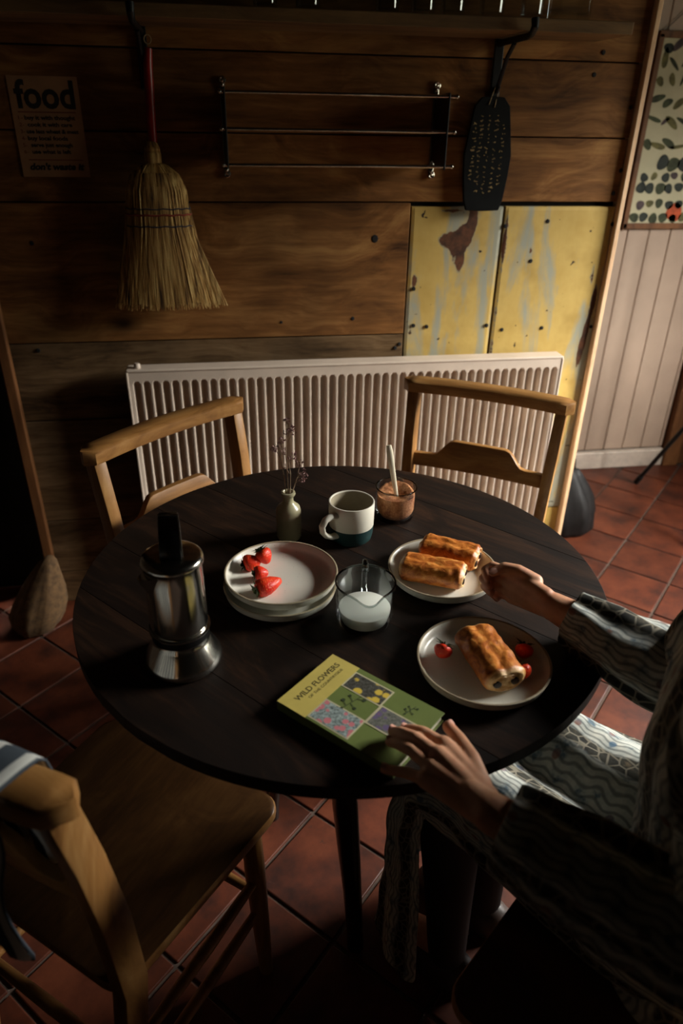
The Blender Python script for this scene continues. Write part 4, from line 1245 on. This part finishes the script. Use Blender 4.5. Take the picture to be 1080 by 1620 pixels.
# glass jug with milk
gx, gy = 0.013, -0.132
jg = thing('measuring_jug', 'pressed glass jug half full of milk between plates and book', 'jug', (gx, gy, TZ))
NG = 64
R_, H_ = 0.047, 0.078
sd = -PI / 2 - math.radians(4)        # spout direction (toward the viewer)
def jring(rad, z, sp_=0.0, drop=0.0, rib=0.0):
    out = []
    for i in range(NG):
        a = 2 * PI * i / NG
        da = (a - sd + PI) % (2 * PI) - PI
        g = math.exp(-(da / 0.34) ** 2)
        rr_ = rad + sp_ * g + rib * math.cos(a * 32)
        out.append((rr_ * math.cos(a), rr_ * math.sin(a), z - drop * g))
    return out
rings = [jring(0.0005, 0.0), jring(R_ * 0.80, 0.0), jring(R_ * 0.86, 0.002, rib=.0004), jring(R_ * 0.92, 0.010, rib=.0007), jring(R_ * 0.95, 0.022, rib=.0007), jring(R_ * 0.96, 0.026), jring(R_ * 0.98, 0.05),
         jring(R_ * 0.99, 0.066, .004, .001), jring(R_ + 0.0006, H_ - 0.002, 0.010, 0.006), jring(R_ + 0.0004, H_, 0.012, 0.006), jring(R_ - 0.0020, H_, 0.012, 0.0065), jring(R_ - 0.0030, H_ - 0.002, .011, .0065),
         jring(R_ * .99 - 0.0032, 0.066, .004, .001), jring(R_ * 0.98 - 0.0035, 0.05), jring(R_ * 0.95 - 0.0036, 0.024), jring(R_ * 0.86 - .0036, 0.0085), jring(R_ * 0.7, 0.007), jring(0.0005, 0.007)]
MB().loft(rings).build('jug_body', M['glass_green'], jg, smooth=True, angle=60)
def ring_tube(mb, rad, z, r_, spout=0.0, drop=0.0, n_=64):
    pts = []
    for i in range(n_):
        a = 2 * PI * i / n_
        da = (a - sd + PI) % (2 * PI) - PI
        g = math.exp(-(da / 0.34) ** 2)
        pts.append(Vector(((rad + spout * g) * math.cos(a), (rad + spout * g) * math.sin(a), z - drop * g)))
    rg = []
    for p in pts:
        o_ = Vector((p.x, p.y, 0)).normalized()
        rg.append([p + o_ * r_ * math.cos(q) + Vector((0, 0, r_ * math.sin(q))) for q in [2 * PI * j / 8 for j in range(8)]])
    return mb.loft(rg, loop=True)
ring_tube(MB(), R_ - 0.0008, H_, 0.0016, 0.012, 0.006).build('rim', M['glass_rim'], jg, smooth=True)
ring_tube(MB(), r - 0.0014, h, 0.0013).build('rim', M['glass_rim'], jr, smooth=True)
ha = PI / 2 - math.radians(10)
hv = Vector((math.cos(ha), math.sin(ha), 0))
MB().tube([hv * (R_ - 0.001) + Vector((0, 0, 0.068)), hv * (R_ + 0.010) + Vector((0, 0, 0.073)), hv * (R_ + 0.020) + Vector((0, 0, 0.070)), hv * (R_ + 0.024) + Vector((0, 0, 0.056)), hv * (R_ + 0.022) + Vector((0, 0, 0.040)), hv * (R_ + 0.013) + Vector((0, 0, 0.026)), hv * (R_ - 0.003) + Vector((0, 0, 0.022))], [0.0062, 0.0058, 0.0056, 0.0056, 0.0056, 0.0056, 0.006], 14).build('handle', M['glass_rim'], jg, smooth=True)
mk = thing('milk', 'white milk filling the lower half of the glass jug', 'milk', (gx, gy, TZ))
MB().lathe([(0, 0.0072), (R_ * 0.70, 0.0072), (R_ * 0.86 - .0042, 0.0088), (R_ * 0.95 - .0042, 0.024), (R_ * 0.955 - .0041, 0.030), (R_ * .955 - .005, 0.0305), (0, 0.0303)], 56).build('milk_body', M['milk'], mk, smooth=True, angle=50)

# moka pot
mp = thing('coffee_pot', 'tall polished steel stovetop coffee pot on the left of the table', 'coffee pot', (-0.268, -0.183, TZ))
MB().lathe([(0, 0.0), (0.052, 0.0), (0.0555, 0.002), (0.0568, 0.006), (0.0563, 0.011), (0.054, 0.016), (0.0415, 0.039), (0.0395, 0.042), (0.039, 0.049)], 64).build('boiler', M['steel'], mp, smooth=True, angle=60)
MB().lathe([(0.0395, 0.0605), (0.0436, 0.062), (0.0436, 0.0645), (0.0400, 0.066)], 64).build('ring', M['steel'], mp, smooth=True)
MB().lathe([(0.0385, 0.047), (0.0412, 0.050), (0.0412, 0.060), (0.0385, 0.062)], 40).build('collar', M['bakelite'], mp, smooth=True)
MB().lathe([(0.038, 0.064), (0.0402, 0.067), (0.0408, 0.074), (0.0404, 0.10), (0.0396, 0.150), (0.0396, 0.166), (0.0408, 0.172)], 64).build('jug_body', M['steel'], mp, smooth=True, angle=60)
lid = MB().lathe([(0.0405, 0.171), (0.0425, 0.1725), (0.0428, 0.1775), (0.0405, 0.182), (0.036, 0.1838), (0.02, 0.1868), (0, 0.188)], 64).build('lid', M['steel'], mp, smooth=True, angle=60)
kb = []
for z, hw, hd_, oy in [(0.185, 0.0145, 0.012, -0.006), (0.200, 0.0140, 0.012, -0.004), (0.225, 0.0135, 0.011, 0.004), (0.236, 0.0130, 0.010, 0.008), (0.2405, 0.0125, 0.007, 0.011)]:
    kb.append([(-hw, oy - hd_, z), (hw, oy - hd_, z), (hw, oy + hd_, z), (-hw, oy + hd_, z)])
o = MB().loft(kb).build('lid_knob', M['bakelite'], mp, bevel=0.0018, smooth=True); 
kh = MB()
kh.tube([(0.0152, -0.016, 0.188), (0.0148, -0.012, 0.205), (0.0142, -0.004, 0.230), (0.0135, 0.003, 0.2425), (0.0, 0.005, 0.2435), (-0.0125, 0.004, 0.2425)], 0.0016, 8)
kh.build('knob_edge', M['steel'], mp, smooth=True)
MB().loft([[(-0.0118, -0.0062, 0.226), (0.0118, -0.0062, 0.226), (0.0118, -0.0075, 0.226), (-0.0118, -0.0075, 0.226)], [(-0.0112, 0.0005, 0.2405), (0.0112, 0.0005, 0.2405), (0.0112, -0.0010, 0.2405), (-0.0112, -0.0010, 0.2405)]]).build('knob_face', M['table_leg'], mp)
spd = Vector((-0.75, -0.66, 0)).normalized(); spn = Vector((-spd.y, spd.x, 0))
rings = []
for f, w, zb_, zt_ in [(0.036, 0.016, 0.118, 0.168), (0.044, 0.012, 0.142, 0.169), (0.050, 0.008, 0.154, 0.170), (0.055, 0.004, 0.163, 0.171)]:
    rings.append([spd * f + spn * w + Vector((0, 0, zt_)), spd * f + Vector((0, 0, zb_)), spd * f - spn * w + Vector((0, 0, zt_))])
MB().loft(rings).build('spout', M['steel'], mp, smooth=True, angle=30)
hb = Vector((0.35, 0.94, 0)).normalized()
MB().tube([hb * 0.038 + Vector((0, 0, 0.160)), hb * 0.060 + Vector((0, 0, 0.158)), hb * 0.070 + Vector((0, 0, 0.140)), hb * 0.068 + Vector((0, 0, 0.085))], [0.007, 0.008, 0.0085, 0.0075], 10, flat=1.3).build('handle', M['bakelite'], mp, smooth=True)

# book: local x along the title (left to right), local y up the cover
A_, B_, C_ = Vector((-0.051, -0.220)), Vector((-0.140, -0.304)), Vector((0.077, -0.360))
ux = (A_ - B_).normalized(); bw = (A_ - B_).length; bh = (C_ - A_).length
ang = math.atan2(ux.y, ux.x)
bk = thing('wild_flower_book', 'green and yellow wild flower book lying under the resting hand', 'book', (B_.x, B_.y, TZ), ang)
T0 = 0.0150
MB().box((bw / 2, -bh / 2, 0.0016 / 2), (bw, bh, 0.0016)).build('back_cover', M['cover_green'], bk, bevel=0.0004)
MB().box((bw / 2, -bh / 2, T0 / 2), (bw - 0.005, bh - 0.006, T0 - 0.0034)).build('page_block', M['pages'], bk)
MB().box((bw / 2, -bh / 2, T0 - 0.0008), (bw, bh, 0.0016)).build('front_cover', M['cover_green'], bk, bevel=0.0005)
MB().box((0.0008, -bh / 2, T0 / 2), (0.0016, bh, T0)).build('spine', M['cover_green'], bk, bevel=0.0005)
def patch(name, u0, u1, v0, v1, mat, lift=0.0002):
    w, hh = (u1 - u0) * bw, (v1 - v0) * bh
    o = MB().box((0, 0, 0), (w, hh, 0.0003)).build(name, mat, bk)
    o.location = ((u0 + u1) / 2 * bw, -(v0 + v1) / 2 * bh, T0 + lift)
    return o
patch('title_band', 0.002, 0.998, 0.002, 0.262, M['cover_yellow'])
for nm, u0, u1, v0, v1, m in (('picture', 0.055, 0.352, 0.275, 0.600, 'photo_pink'), ('picture', 0.655, 0.905, 0.275, 0.600, 'photo_yellow'), ('picture', 0.362, 0.650, 0.625, 0.955, 'photo_purple')):
    patch(nm, u0 - 0.018, u1 + 0.018, v0 - 0.012, v1 + 0.012, M['cover_line'], 0.0002)
    pp = patch(nm, u0, u1, v0, v1, M[m], 0.0004)
    pp['label'] = {'photo_pink': 'picture of pink flowers', 'photo_yellow': 'picture of yellow flowers', 'photo_purple': 'picture of purple flowers'}[m]
for c, l in ((0.655, (0.61, 0.992)), (0.352, (0.61, 0.992))):
    patch('cover_line', c - 0.008, c + 0.008, l[0], l[1], M['cover_line'], 0.0003)
patch('cover_line', 0.34, 0.66, 0.606, 0.618, M['cover_line'], 0.00035)
def ctext(s, size, u, v, w, mat, bold=0.0):
    o = text_mesh('lettering', s, size, mat, bk, Matrix.Identity(4), 'LEFT', bold)
    xs_ = [q.co.x for q in o.data.vertices]; k = w / (max(xs_) - min(xs_)); x0 = min(xs_)
    for q in o.data.vertices: q.co.x = (q.co.x - x0) * k
    o.data.transform(Matrix.Translation((u * bw, -v * bh, T0 + 0.0005)))
    return o
ctext('WILD FLOWERS', 0.0125, 0.14, 0.125, bw * 0.76, M['ink_olive'], 0.00025)
ctext('OF THE COUNTRYSIDE', 0.0068, 0.26, 0.175, bw * 0.60, M['ink_olive'])
# little pen sketches of a plant on the green squares
pl = MB()
for (u, v) in ((0.50, 0.43), (0.80, 0.80)):
    c = Vector((u * bw, -v * bh, T0 + 0.0005))
    sc_ = 0.012 if u < .6 else 0.007
    for (a, b) in (((-1.6, .4), (1.4, -.3)), ((-.8, .3), (-.3, 1.0)), ((.1, 0), (.7, .8)), ((-.2, .1), (-.6, -.8)), ((.7, -.1), (1.1, -.9))):
        p, q = c + Vector((a[0], a[1], 0)) * sc_, c + Vector((b[0], b[1], 0)) * sc_
        d = (q - p).normalized(); n_ = Vector((-d.y, d.x, 0)) * 0.0005
        pl.add([p + n_, q + n_, q - n_, p - n_], [(0, 1, 2, 3)])
        for k in range(6):
            pass
    for (a, r_) in (((-1.5, .4), .22), ((-.3, 1.0), .25), ((.7, .8), .2), ((1.1, -.9), .25), ((-.6, -.8), .2)):
        cc = c + Vector((a[0], a[1], 0)) * sc_
        pl.add([cc + Vector((math.cos(k * PI / 4), math.sin(k * PI / 4), 0)) * r_ * sc_ for k in range(8)], [tuple(range(8))])
tag(pl.build('sketch', M['ink_green'], bk, fixn=False), kind='stuff')
# ================================================================== PERSON
pe = thing('person', 'person seated in grey paisley dress, one hand on the book, one reaching to plate', 'person', (0, 0, 0))
FW = Vector((-0.62, 0.78, 0)).normalized(); RT = Vector((0.78, 0.62, 0)).normalized()
hipL, hipR = Vector((0.365, -0.60, 0.535)), Vector((0.478, -0.505, 0.535))
kneeL, kneeR = Vector((0.135, -0.275, 0.540)), Vector((0.245, -0.180, 0.535))
anL, anR = Vector((0.165, -0.290, 0.085)), Vector((0.268, -0.200, 0.085))
pel = (hipL + hipR) / 2
chest = Vector((0.395, -0.545, 0.88))
shL, shR = chest - RT * 0.155 + Vector((0, 0, 0.105)), chest + RT * 0.155 + Vector((0, 0, 0.105))
elL, wrL = Vector((0.245, -0.690, 0.765)), Vector((0.075, -0.538, 0.792))
elR, wrR = Vector((0.405, -0.335, 0.780)), Vector((0.294, -0.202, 0.798))
head = Vector((0.375, -0.515, 1.215))
b = MB()
bone(b, pel + Vector((0, 0, 0.0)), pel + Vector((0, 0, 0.12)), 0.105, 0.090)
bone(b, hipL, hipR, 0.085, 0.085)
bone(b, pel + Vector((0, 0, 0.12)), chest, 0.088, 0.098)
bone(b, chest - RT * 0.07, chest + RT * 0.07, 0.085, 0.085)
bone(b, chest - RT * 0.10 + Vector((0, 0, 0.10)), chest + RT * 0.10 + Vector((0, 0, 0.10)), 0.050, 0.050)
bone(b, chest + Vector((0, 0, 0.10)), head - Vector((0, 0, 0.075)), 0.050, 0.042)
for h_, k_, a_ in ((hipL, kneeL, anL), (hipR, kneeR, anR)):
    bone(b, h_, k_, 0.078, 0.050)
    bone(b, k_, k_.lerp(a_, 0.35), 0.048, 0.046); bone(b, k_.lerp(a_, 0.35), a_, 0.046, 0.030)
    bone(b, a_, a_ + FW * 0.11 - Vector((0, 0, 0.045)), 0.032, 0.024)
for s_, e_, w_ in ((shL, elL, wrL), (shR, elR, wrR)):
    bone(b, s_, e_, 0.046, 0.034); bone(b, e_, e_.lerp(w_, 0.35), 0.034, 0.034); bone(b, e_.lerp(w_, 0.35), w_, 0.034, 0.0225)
# head: skull, jaw, brow, nose, lips, ears
def hp_(f, r_, u): return head + FW * f + RT * r_ + Vector((0, 0, u))
b.sphere(hp_(-0.012, 0, 0.028), 0.088, 22, 16, (1, 1, 1.06)); b.sphere(hp_(0.022, 0, -0.025), 0.066, 20, 14, (1, 1, 1.12))
b.sphere(hp_(0.045, 0, -0.078), 0.030, 14, 10); bone(b, hp_(0.078, 0, 0.018), hp_(0.098, 0, -0.020), 0.009, 0.013)
b.sphere(hp_(0.078, 0, -0.052), 0.014, 12, 8); bone(b, hp_(0.074, -0.034, 0.026), hp_(0.074, 0.034, 0.026), 0.012, 0.012)
for s in (-1, 1):
    b.sphere(hp_(-0.008, s * 0.083, -0.005), 0.022, 12, 8, (0.8, 0.8, 1.2)); b.sphere(hp_(0.056, s * 0.036, -0.03), 0.028, 12, 8)

tipmarks = []
def finger(pts, r0, r1):
    pts = [Vector(p) for p in pts]
    n = len(pts) - 1
    for i in range(n):
        bone(b, pts[i], pts[i + 1], r0 + (r1 - r0) * i / n, r0 + (r1 - r0) * (i + 1) / n, 3)
    tipmarks.append(pts[-1])
# left hand lying on the book, palm down, thumb standing off to its right
def V(*a): return Vector(a)
Lm = [V(0.052, -0.437, 0.790), V(0.040, -0.455, 0.794), V(0.029, -0.468, 0.790), V(0.018, -0.479, 0.784)]
finger([Lm[0], V(0.034, -0.412, 0.787), V(0.024, -0.398, 0.779), V(0.016, -0.388, 0.7705)], 0.0086, 0.0066)
finger([Lm[1], V(0.020, -0.422, 0.791), V(0.008, -0.403, 0.782), V(0.000, -0.390, 0.7715)], 0.0088, 0.0066)
finger([Lm[2], V(0.010, -0.436, 0.788), V(-0.001, -0.417, 0.779), V(-0.007, -0.406, 0.7708)], 0.0086, 0.0064)
finger([Lm[3], V(0.002, -0.462, 0.778), V(-0.012, -0.452, 0.773), V(-0.022, -0.445, 0.7690)], 0.0078, 0.0058)
finger([V(0.078, -0.503, 0.790), V(0.078, -0.463, 0.791), V(0.074, -0.431, 0.788), V(0.068, -0.404, 0.784)], 0.0125, 0.0078)
for m, r_ in zip(Lm, (0.0115, 0.0115, 0.0112, 0.0105)): bone(b, V(0.072, -0.528, 0.791) + (m - V(0.035, -0.46, 0.79)) * 0.35, m, 0.015, r_, 4)
bone(b, wrL, V(0.062, -0.512, 0.792), 0.021, 0.017)
bone(b, V(0.078, -0.503, 0.789), V(0.060, -0.460, 0.788), 0.013, 0.010)
# right hand reaching to the plate rim, palm toward the viewer, thumb on top
Rm = [V(0.250, -0.137, 0.820), V(0.246, -0.138, 0.805), V(0.247, -0.139, 0.789), V(0.253, -0.140, 0.774)]
finger([Rm[0], V(0.226, -0.112, 0.820), V(0.213, -0.114, 0.815), V(0.2125, -0.131, 0.8105)], 0.0082, 0.0066)
finger([Rm[1], V(0.222, -0.112, 0.804), V(0.210, -0.116, 0.800), V(0.2145, -0.135, 0.7955)], 0.0082, 0.0065)
finger([Rm[2], V(0.224, -0.113, 0.787), V(0.214, -0.116, 0.784), V(0.2205, -0.133, 0.7812)], 0.0078, 0.0062)
finger([Rm[3], V(0.236, -0.120, 0.771), V(0.229, -0.121, 0.769), V(0.2325, -0.133, 0.7685)], 0.0070, 0.0056)
finger([V(0.279, -0.162, 0.819), V(0.254, -0.147, 0.831), V(0.235, -0.137, 0.8325), V(0.216, -0.139, 0.8265)], 0.0118, 0.0073)
for m, r_ in zip(Rm, (0.0112, 0.0112, 0.0108, 0.0098)): bone(b, V(0.284, -0.190, 0.799) + (m - V(0.249, -0.138, 0.797)) * 0.45, m, 0.0150, r_, 4)
bone(b, wrR, V(0.280, -0.182, 0.800), 0.0215, 0.018)
body = remeshed('body', b, 0.0023, M['skin'], pe, 4, 0.5)
at = body.data.attributes.new('tip', 'FLOAT', 'POINT')
lo = [t for t in tipmarks]
for v, a in zip(body.data.vertices, at.data):
    p = v.co
    if p.z < 0.84 and p.x < 0.33 and p.z > 0.75:
        d = min((p - t).length for t in lo)
        a.value = max(0, 1 - d / 0.02)
# nails
def nail(c, n, d, w=0.0048, l=0.0062):
    n = Vector(n).normalized(); d = Vector(d); d = (d - n * d.dot(n)).normalized(); s_ = n.cross(d)
    m = MB(); rg = []
    for k in range(5):
        u = -1 + k / 2
        rg.append([Vector(c) + d * l * u + s_ * w * q * math.sqrt(max(0.15, 1 - (0.75 * u) ** 2)) + n * (0.0010 - 0.0014 * q * q) for q in (-1, -0.5, 0, 0.5, 1)] )
    vs_n = [p for r_ in rg for p in r_]
    fs_n = [(k * 5 + j, k * 5 + j + 1, k * 5 + j + 6, k * 5 + j + 5) for k in range(4) for j in range(4)]
    m.add(vs_n, fs_n)
    o = m.build('fingernail', M['nail'], pe, smooth=True, fixn=False)
for tipp, d in ((V(0.016, -0.388, 0.7705), (-.6, .7, -.5)), (V(0.000, -0.390, 0.7715), (-.55, .75, -.55)), (V(-0.007, -0.406, 0.7708), (-.5, .7, -.5)), (V(-0.022, -0.445, 0.7690), (-.8, .5, -.3))):
    nail(tipp + V(0.0015, -0.0015, 0.0062), (0.12, -0.2, 1), d)
nail(V(0.068, -0.404, 0.784) + V(0.004, -0.002, 0.0062), (0.45, -0.1, 0.9), (-.2, .95, -.1))
nail(V(0.216, -0.139, 0.8265) + V(-0.002, -0.0045, 0.0052), (-0.2, -0.62, 0.75), (-.9, 0, -.35))

# eyes, mouth, hair (the head is above the frame)
M['eye'] = plain('eye_white', C(230, 224, 216), 0.2); M['iris'] = plain('brown_iris', C(60, 38, 22), 0.2); M['lip'] = plain('lips', C(176, 96, 88), 0.4)
for s in (-1, 1):
    e = MB().sphere(hp_(0.070, s * 0.032, 0.006), 0.0125, 14, 10).build('eye', M['eye'], pe, smooth=True)
    MB().sphere(hp_(0.0795, s * 0.032, 0.005), 0.0052, 10, 8).build('iris', M['iris'], e, smooth=True)
MB().tube([hp_(0.078, -0.024, -0.055), hp_(0.092, 0, -0.052), hp_(0.078, 0.024, -0.055)], [0.003, 0.0065, 0.003], 8).build('mouth', M['lip'], pe, smooth=True)
hm = MB()
hm.sphere(hp_(-0.026, 0, 0.042), 0.098, 26, 18, (1, 1, 1.02))
for i in range(40):
    a = math.radians(-140 + 280 * i / 39)
    d = -FW * math.cos(a) + RT * math.sin(a)
    p0 = head + Vector((0, 0, 0.06)) + d * 0.086 - FW * 0.02
    hm.tube([p0, p0 + d * 0.012 - Vector((0, 0, 0.08)), p0 + d * 0.006 - Vector((0, 0, 0.16)), p0 - d * 0.012 - Vector((0, 0, 0.235 + 0.02 * math.sin(i * 3)))], [0.014, 0.014, 0.011, 0.004], 8)
remeshed('hair', hm, 0.006, M['hair'], pe, 2)
for k_, a_ in ((kneeL, anL), (kneeR, anR)):
    s = MB(); rg = []
    for f, w, h in ((-0.055, 0.020, 0.05), (-0.05, 0.030, 0.065), (-0.01, 0.036, 0.075), (0.04, 0.038, 0.058), (0.09, 0.042, 0.045), (0.13, 0.036, 0.034), (0.148, 0.020, 0.026)):
        c = Vector((a_.x, a_.y, 0)) + FW * f
        rg.append([c + RT * w * x_ + Vector((0, 0, h * z_)) for x_, z_ in ((-1, 0), (1, 0), (1, 0.45), (0.75, 0.85), (0, 1), (-0.75, 0.85), (-1, 0.45))])
    s.loft(rg).build('shoe', M['shoe'], pe, smooth=True, angle=60)

# dress: sleeves, bodice and skirt, each a soft lofted tube with folds and running pattern
def garment(name, path, radii, up, seg=56, rip=0.006, nf=9, seed=0.0, thick=0.0018, open_ends=True, cut=None, shape=None, sub=1, label=None, voff=0.0):
    path = [Vector(p) for p in path]
    # resample
    P, Rr = [], []
    NSAMP = 8
    for i in range(len(path) - 1):
        p0 = path[max(i - 1, 0)]; p1 = path[i]; p2 = path[i + 1]; p3 = path[min(i + 2, len(path) - 1)]
        for k in range(NSAMP):
            t = k / NSAMP
            q = 0.5 * ((2 * p1) + (-p0 + p2) * t + (2 * p0 - 5 * p1 + 4 * p2 - p3) * t * t + (-p0 + 3 * p1 - 3 * p2 + p3) * t ** 3)
            P.append(q); Rr.append([radii[i][m] + (radii[i + 1][m] - radii[i][m]) * t for m in range(2)])
    P.append(path[-1]); Rr.append(list(radii[-1]))
    vs, uvs, fs = [], [], []
    L = 0.0; upv = Vector(up)
    n = len(P)
    for i in range(n):
        if i: L += (P[i] - P[i - 1]).length
        t = (P[min(i + 1, n - 1)] - P[max(i - 1, 0)]).normalized()
        s_ = t.cross(upv).normalized(); u_ = s_.cross(t).normalized()
        for j in range(seg + 1):
            a = 2 * PI * j / seg
            k = 1.0
            f = rip * (0.6 * math.sin(nf * a + L * 9 + seed) + 0.5 * math.sin((nf - 4) * a - L * 17 + seed * 2)) + rip * 1.5 * mnoise.noise(Vector((math.cos(a) * 1.6, math.sin(a) * 1.6, L * 16 + seed)))
            rx, ru = Rr[i][0], Rr[i][1]
            co, si = math.cos(a), math.sin(a)
            extra = shape(i / (n - 1), a) if shape else 0.0
            p = P[i] + s_ * (rx + f) * co + u_ * ((ru + f) * si + extra)
            vs.append(p); uvs.append((L, voff + a * (Rr[0][0] + Rr[0][1] + Rr[-1][0] + Rr[-1][1]) / 4 * 1.0))
    for i in range(n - 1):
        for j in range(seg):
            if cut and cut(i / (n - 1), 2 * PI * (j + 0.5) / seg): continue
            a = i * (seg + 1) + j
            fs.append((a, a + 1, a + seg + 2, a + seg + 1))
    o = uvmesh(name, vs, fs, uvs, M['dress'], pe, thick, sub)
    if label: o['label'] = label
    return o
# right sleeve: wide cuff behind the wrist, hanging low under the forearm
dR = (elR - wrR).normalized()
def droop(amount): 
    return lambda t, a: -amount * max(0, -math.sin(a)) ** 1.5
garment('sleeve', [wrR + dR * 0.030, wrR + dR * 0.036, wrR + dR * 0.075, elR - dR * 0.03 + V(0, 0, .0), elR + V(0.022, -0.020, 0.005), elR.lerp(shR, 0.4) + V(0.01, 0, 0), shR + V(0.0, 0.0, 0.0), shR.lerp(chest + V(0, 0, 0.10), 0.45)],
        [(0.036, 0.034), (0.039, 0.036), (0.045, 0.040), (0.056, 0.048), (0.060, 0.056), (0.066, 0.066), (0.074, 0.076), (0.066, 0.066)], (0, 0, 1), rip=0.0045, nf=7, seed=1.0, shape=lambda t, a: -0.022 * max(0, -math.sin(a)) * min(1, t * 3) * (1 - t), voff=0.017)
dL = (elL - wrL).normalized()
garment('sleeve', [wrL + dL * 0.018, wrL + dL * 0.026, wrL + dL * 0.07, elL - dL * 0.02, elL + V(0.02, -0.005, 0.03), elL.lerp(shL, 0.5) + V(0.02, 0.0, 0.0), shL + V(0.0, 0.0, 0.0), shL.lerp(chest + V(0, 0, 0.10), 0.45)],
        [(0.040, 0.036), (0.046, 0.040), (0.052, 0.046), (0.062, 0.056), (0.066, 0.062), (0.070, 0.070), (0.076, 0.078), (0.066, 0.066)], (0, 0, 1), rip=0.005, nf=8, seed=3.0, shape=lambda t, a: -0.03 * max(0, -math.sin(a)) * min(1, t * 3) * (1 - t))
garment('bodice', [pel + V(0, 0, -0.03), pel + V(0, 0, 0.08), pel.lerp(chest, 0.55) + V(0, 0, 0.0), chest, chest + V(0, 0, 0.09), chest + V(0, 0, 0.135), chest + V(0, 0, 0.155)],
        [(0.185, 0.150), (0.165, 0.135), (0.150, 0.122), (0.172, 0.128), (0.165, 0.105), (0.115, 0.075), (0.065, 0.058)], tuple(FW), seg=64, rip=0.005, nf=11, seed=5.0)
kc = (kneeL + kneeR) / 2; hc = (hipL + hipR) / 2
def lap(t, a):
    # valley between the two thighs on the top side, flat below on the seat
    s = math.sin(a); c = math.cos(a)
    if t < 0.60 and s > 0: return -0.055 * math.exp(-(c / 0.33) ** 2) * s
    return 0.0
tk = kc + FW * 0.035
garment('skirt', [hc - FW * 0.06 + V(0, 0, 0.01), hc + FW * 0.05 + V(0, 0, 0.012), hc.lerp(kc, 0.55) + V(0, 0, 0.010), kc - FW * 0.005 + V(0, 0, 0.004), tk - FW * 0.012 + V(0, 0, -0.075), tk - FW * 0.025 + V(0, 0, -0.18), tk - FW * 0.04 + V(0, 0, -0.42)],
        [(0.178, 0.108), (0.176, 0.098), (0.165, 0.085), (0.152, 0.074), (0.150, 0.082), (0.160, 0.100), (0.180, 0.125)], tuple((FW * 0.55 + V(0, 0, 0.83)).normalized()), seg=88, rip=0.006, nf=13, seed=7.0, shape=lap, voff=0.034, cut=lambda t, a: t > 0.60 and math.sin(a) < -0.25)

M['tights'] = plain('dark_tights', C(26, 20, 19), 0.8, 0, 0.1, 60)
for k_, a_ in ((kneeL, anL), (kneeR, anR)):
    MB().tube([k_ - V(0, 0, 0.02), k_.lerp(a_, 0.2), k_.lerp(a_, 0.4), k_.lerp(a_, 0.75), a_ - V(0, 0, 0.02)], [0.054, 0.052, 0.050, 0.041, 0.036], 20).build('tights', M['tights'], pe, smooth=True)
# added skirt panel over the chair's far side, blocks low window light
vs, uvs, fs = [], [], []
a_, b_ = hipR - FW * 0.10 + RT * 0.075, kneeR + FW * 0.02 + RT * 0.055
NXs, NZs = 40, 20
for i in range(NXs + 1):
    for k in range(NZs + 1):
        t = i / NXs; q = k / NZs
        p = a_.lerp(b_, t)
        ripple = 0.016 * q * math.sin(t * 22 + 0.6) + 0.008 * q * math.sin(t * 47)
        out = 0.010 + 0.035 * math.sin(min(1, q * 2) * PI / 2) + ripple
        z = 0.590 - 0.03 * t - (0.44 + 0.02 * math.sin(t * 9)) * q
        vs.append(Vector((p.x, p.y, 0)) + RT * (out - 0.03 * (1 - min(1, q * 6))) + V(0, 0, z)); uvs.append((t * 0.4, q * 0.45))
for i in range(NXs):
    for k in range(NZs):
        a = i * (NZs + 1) + k
        fs.append((a, a + 1, a + NZs + 2, a + NZs + 1))
uvmesh('skirt_light_block', vs, fs, uvs, M['dress'], pe, 0.002, 1)
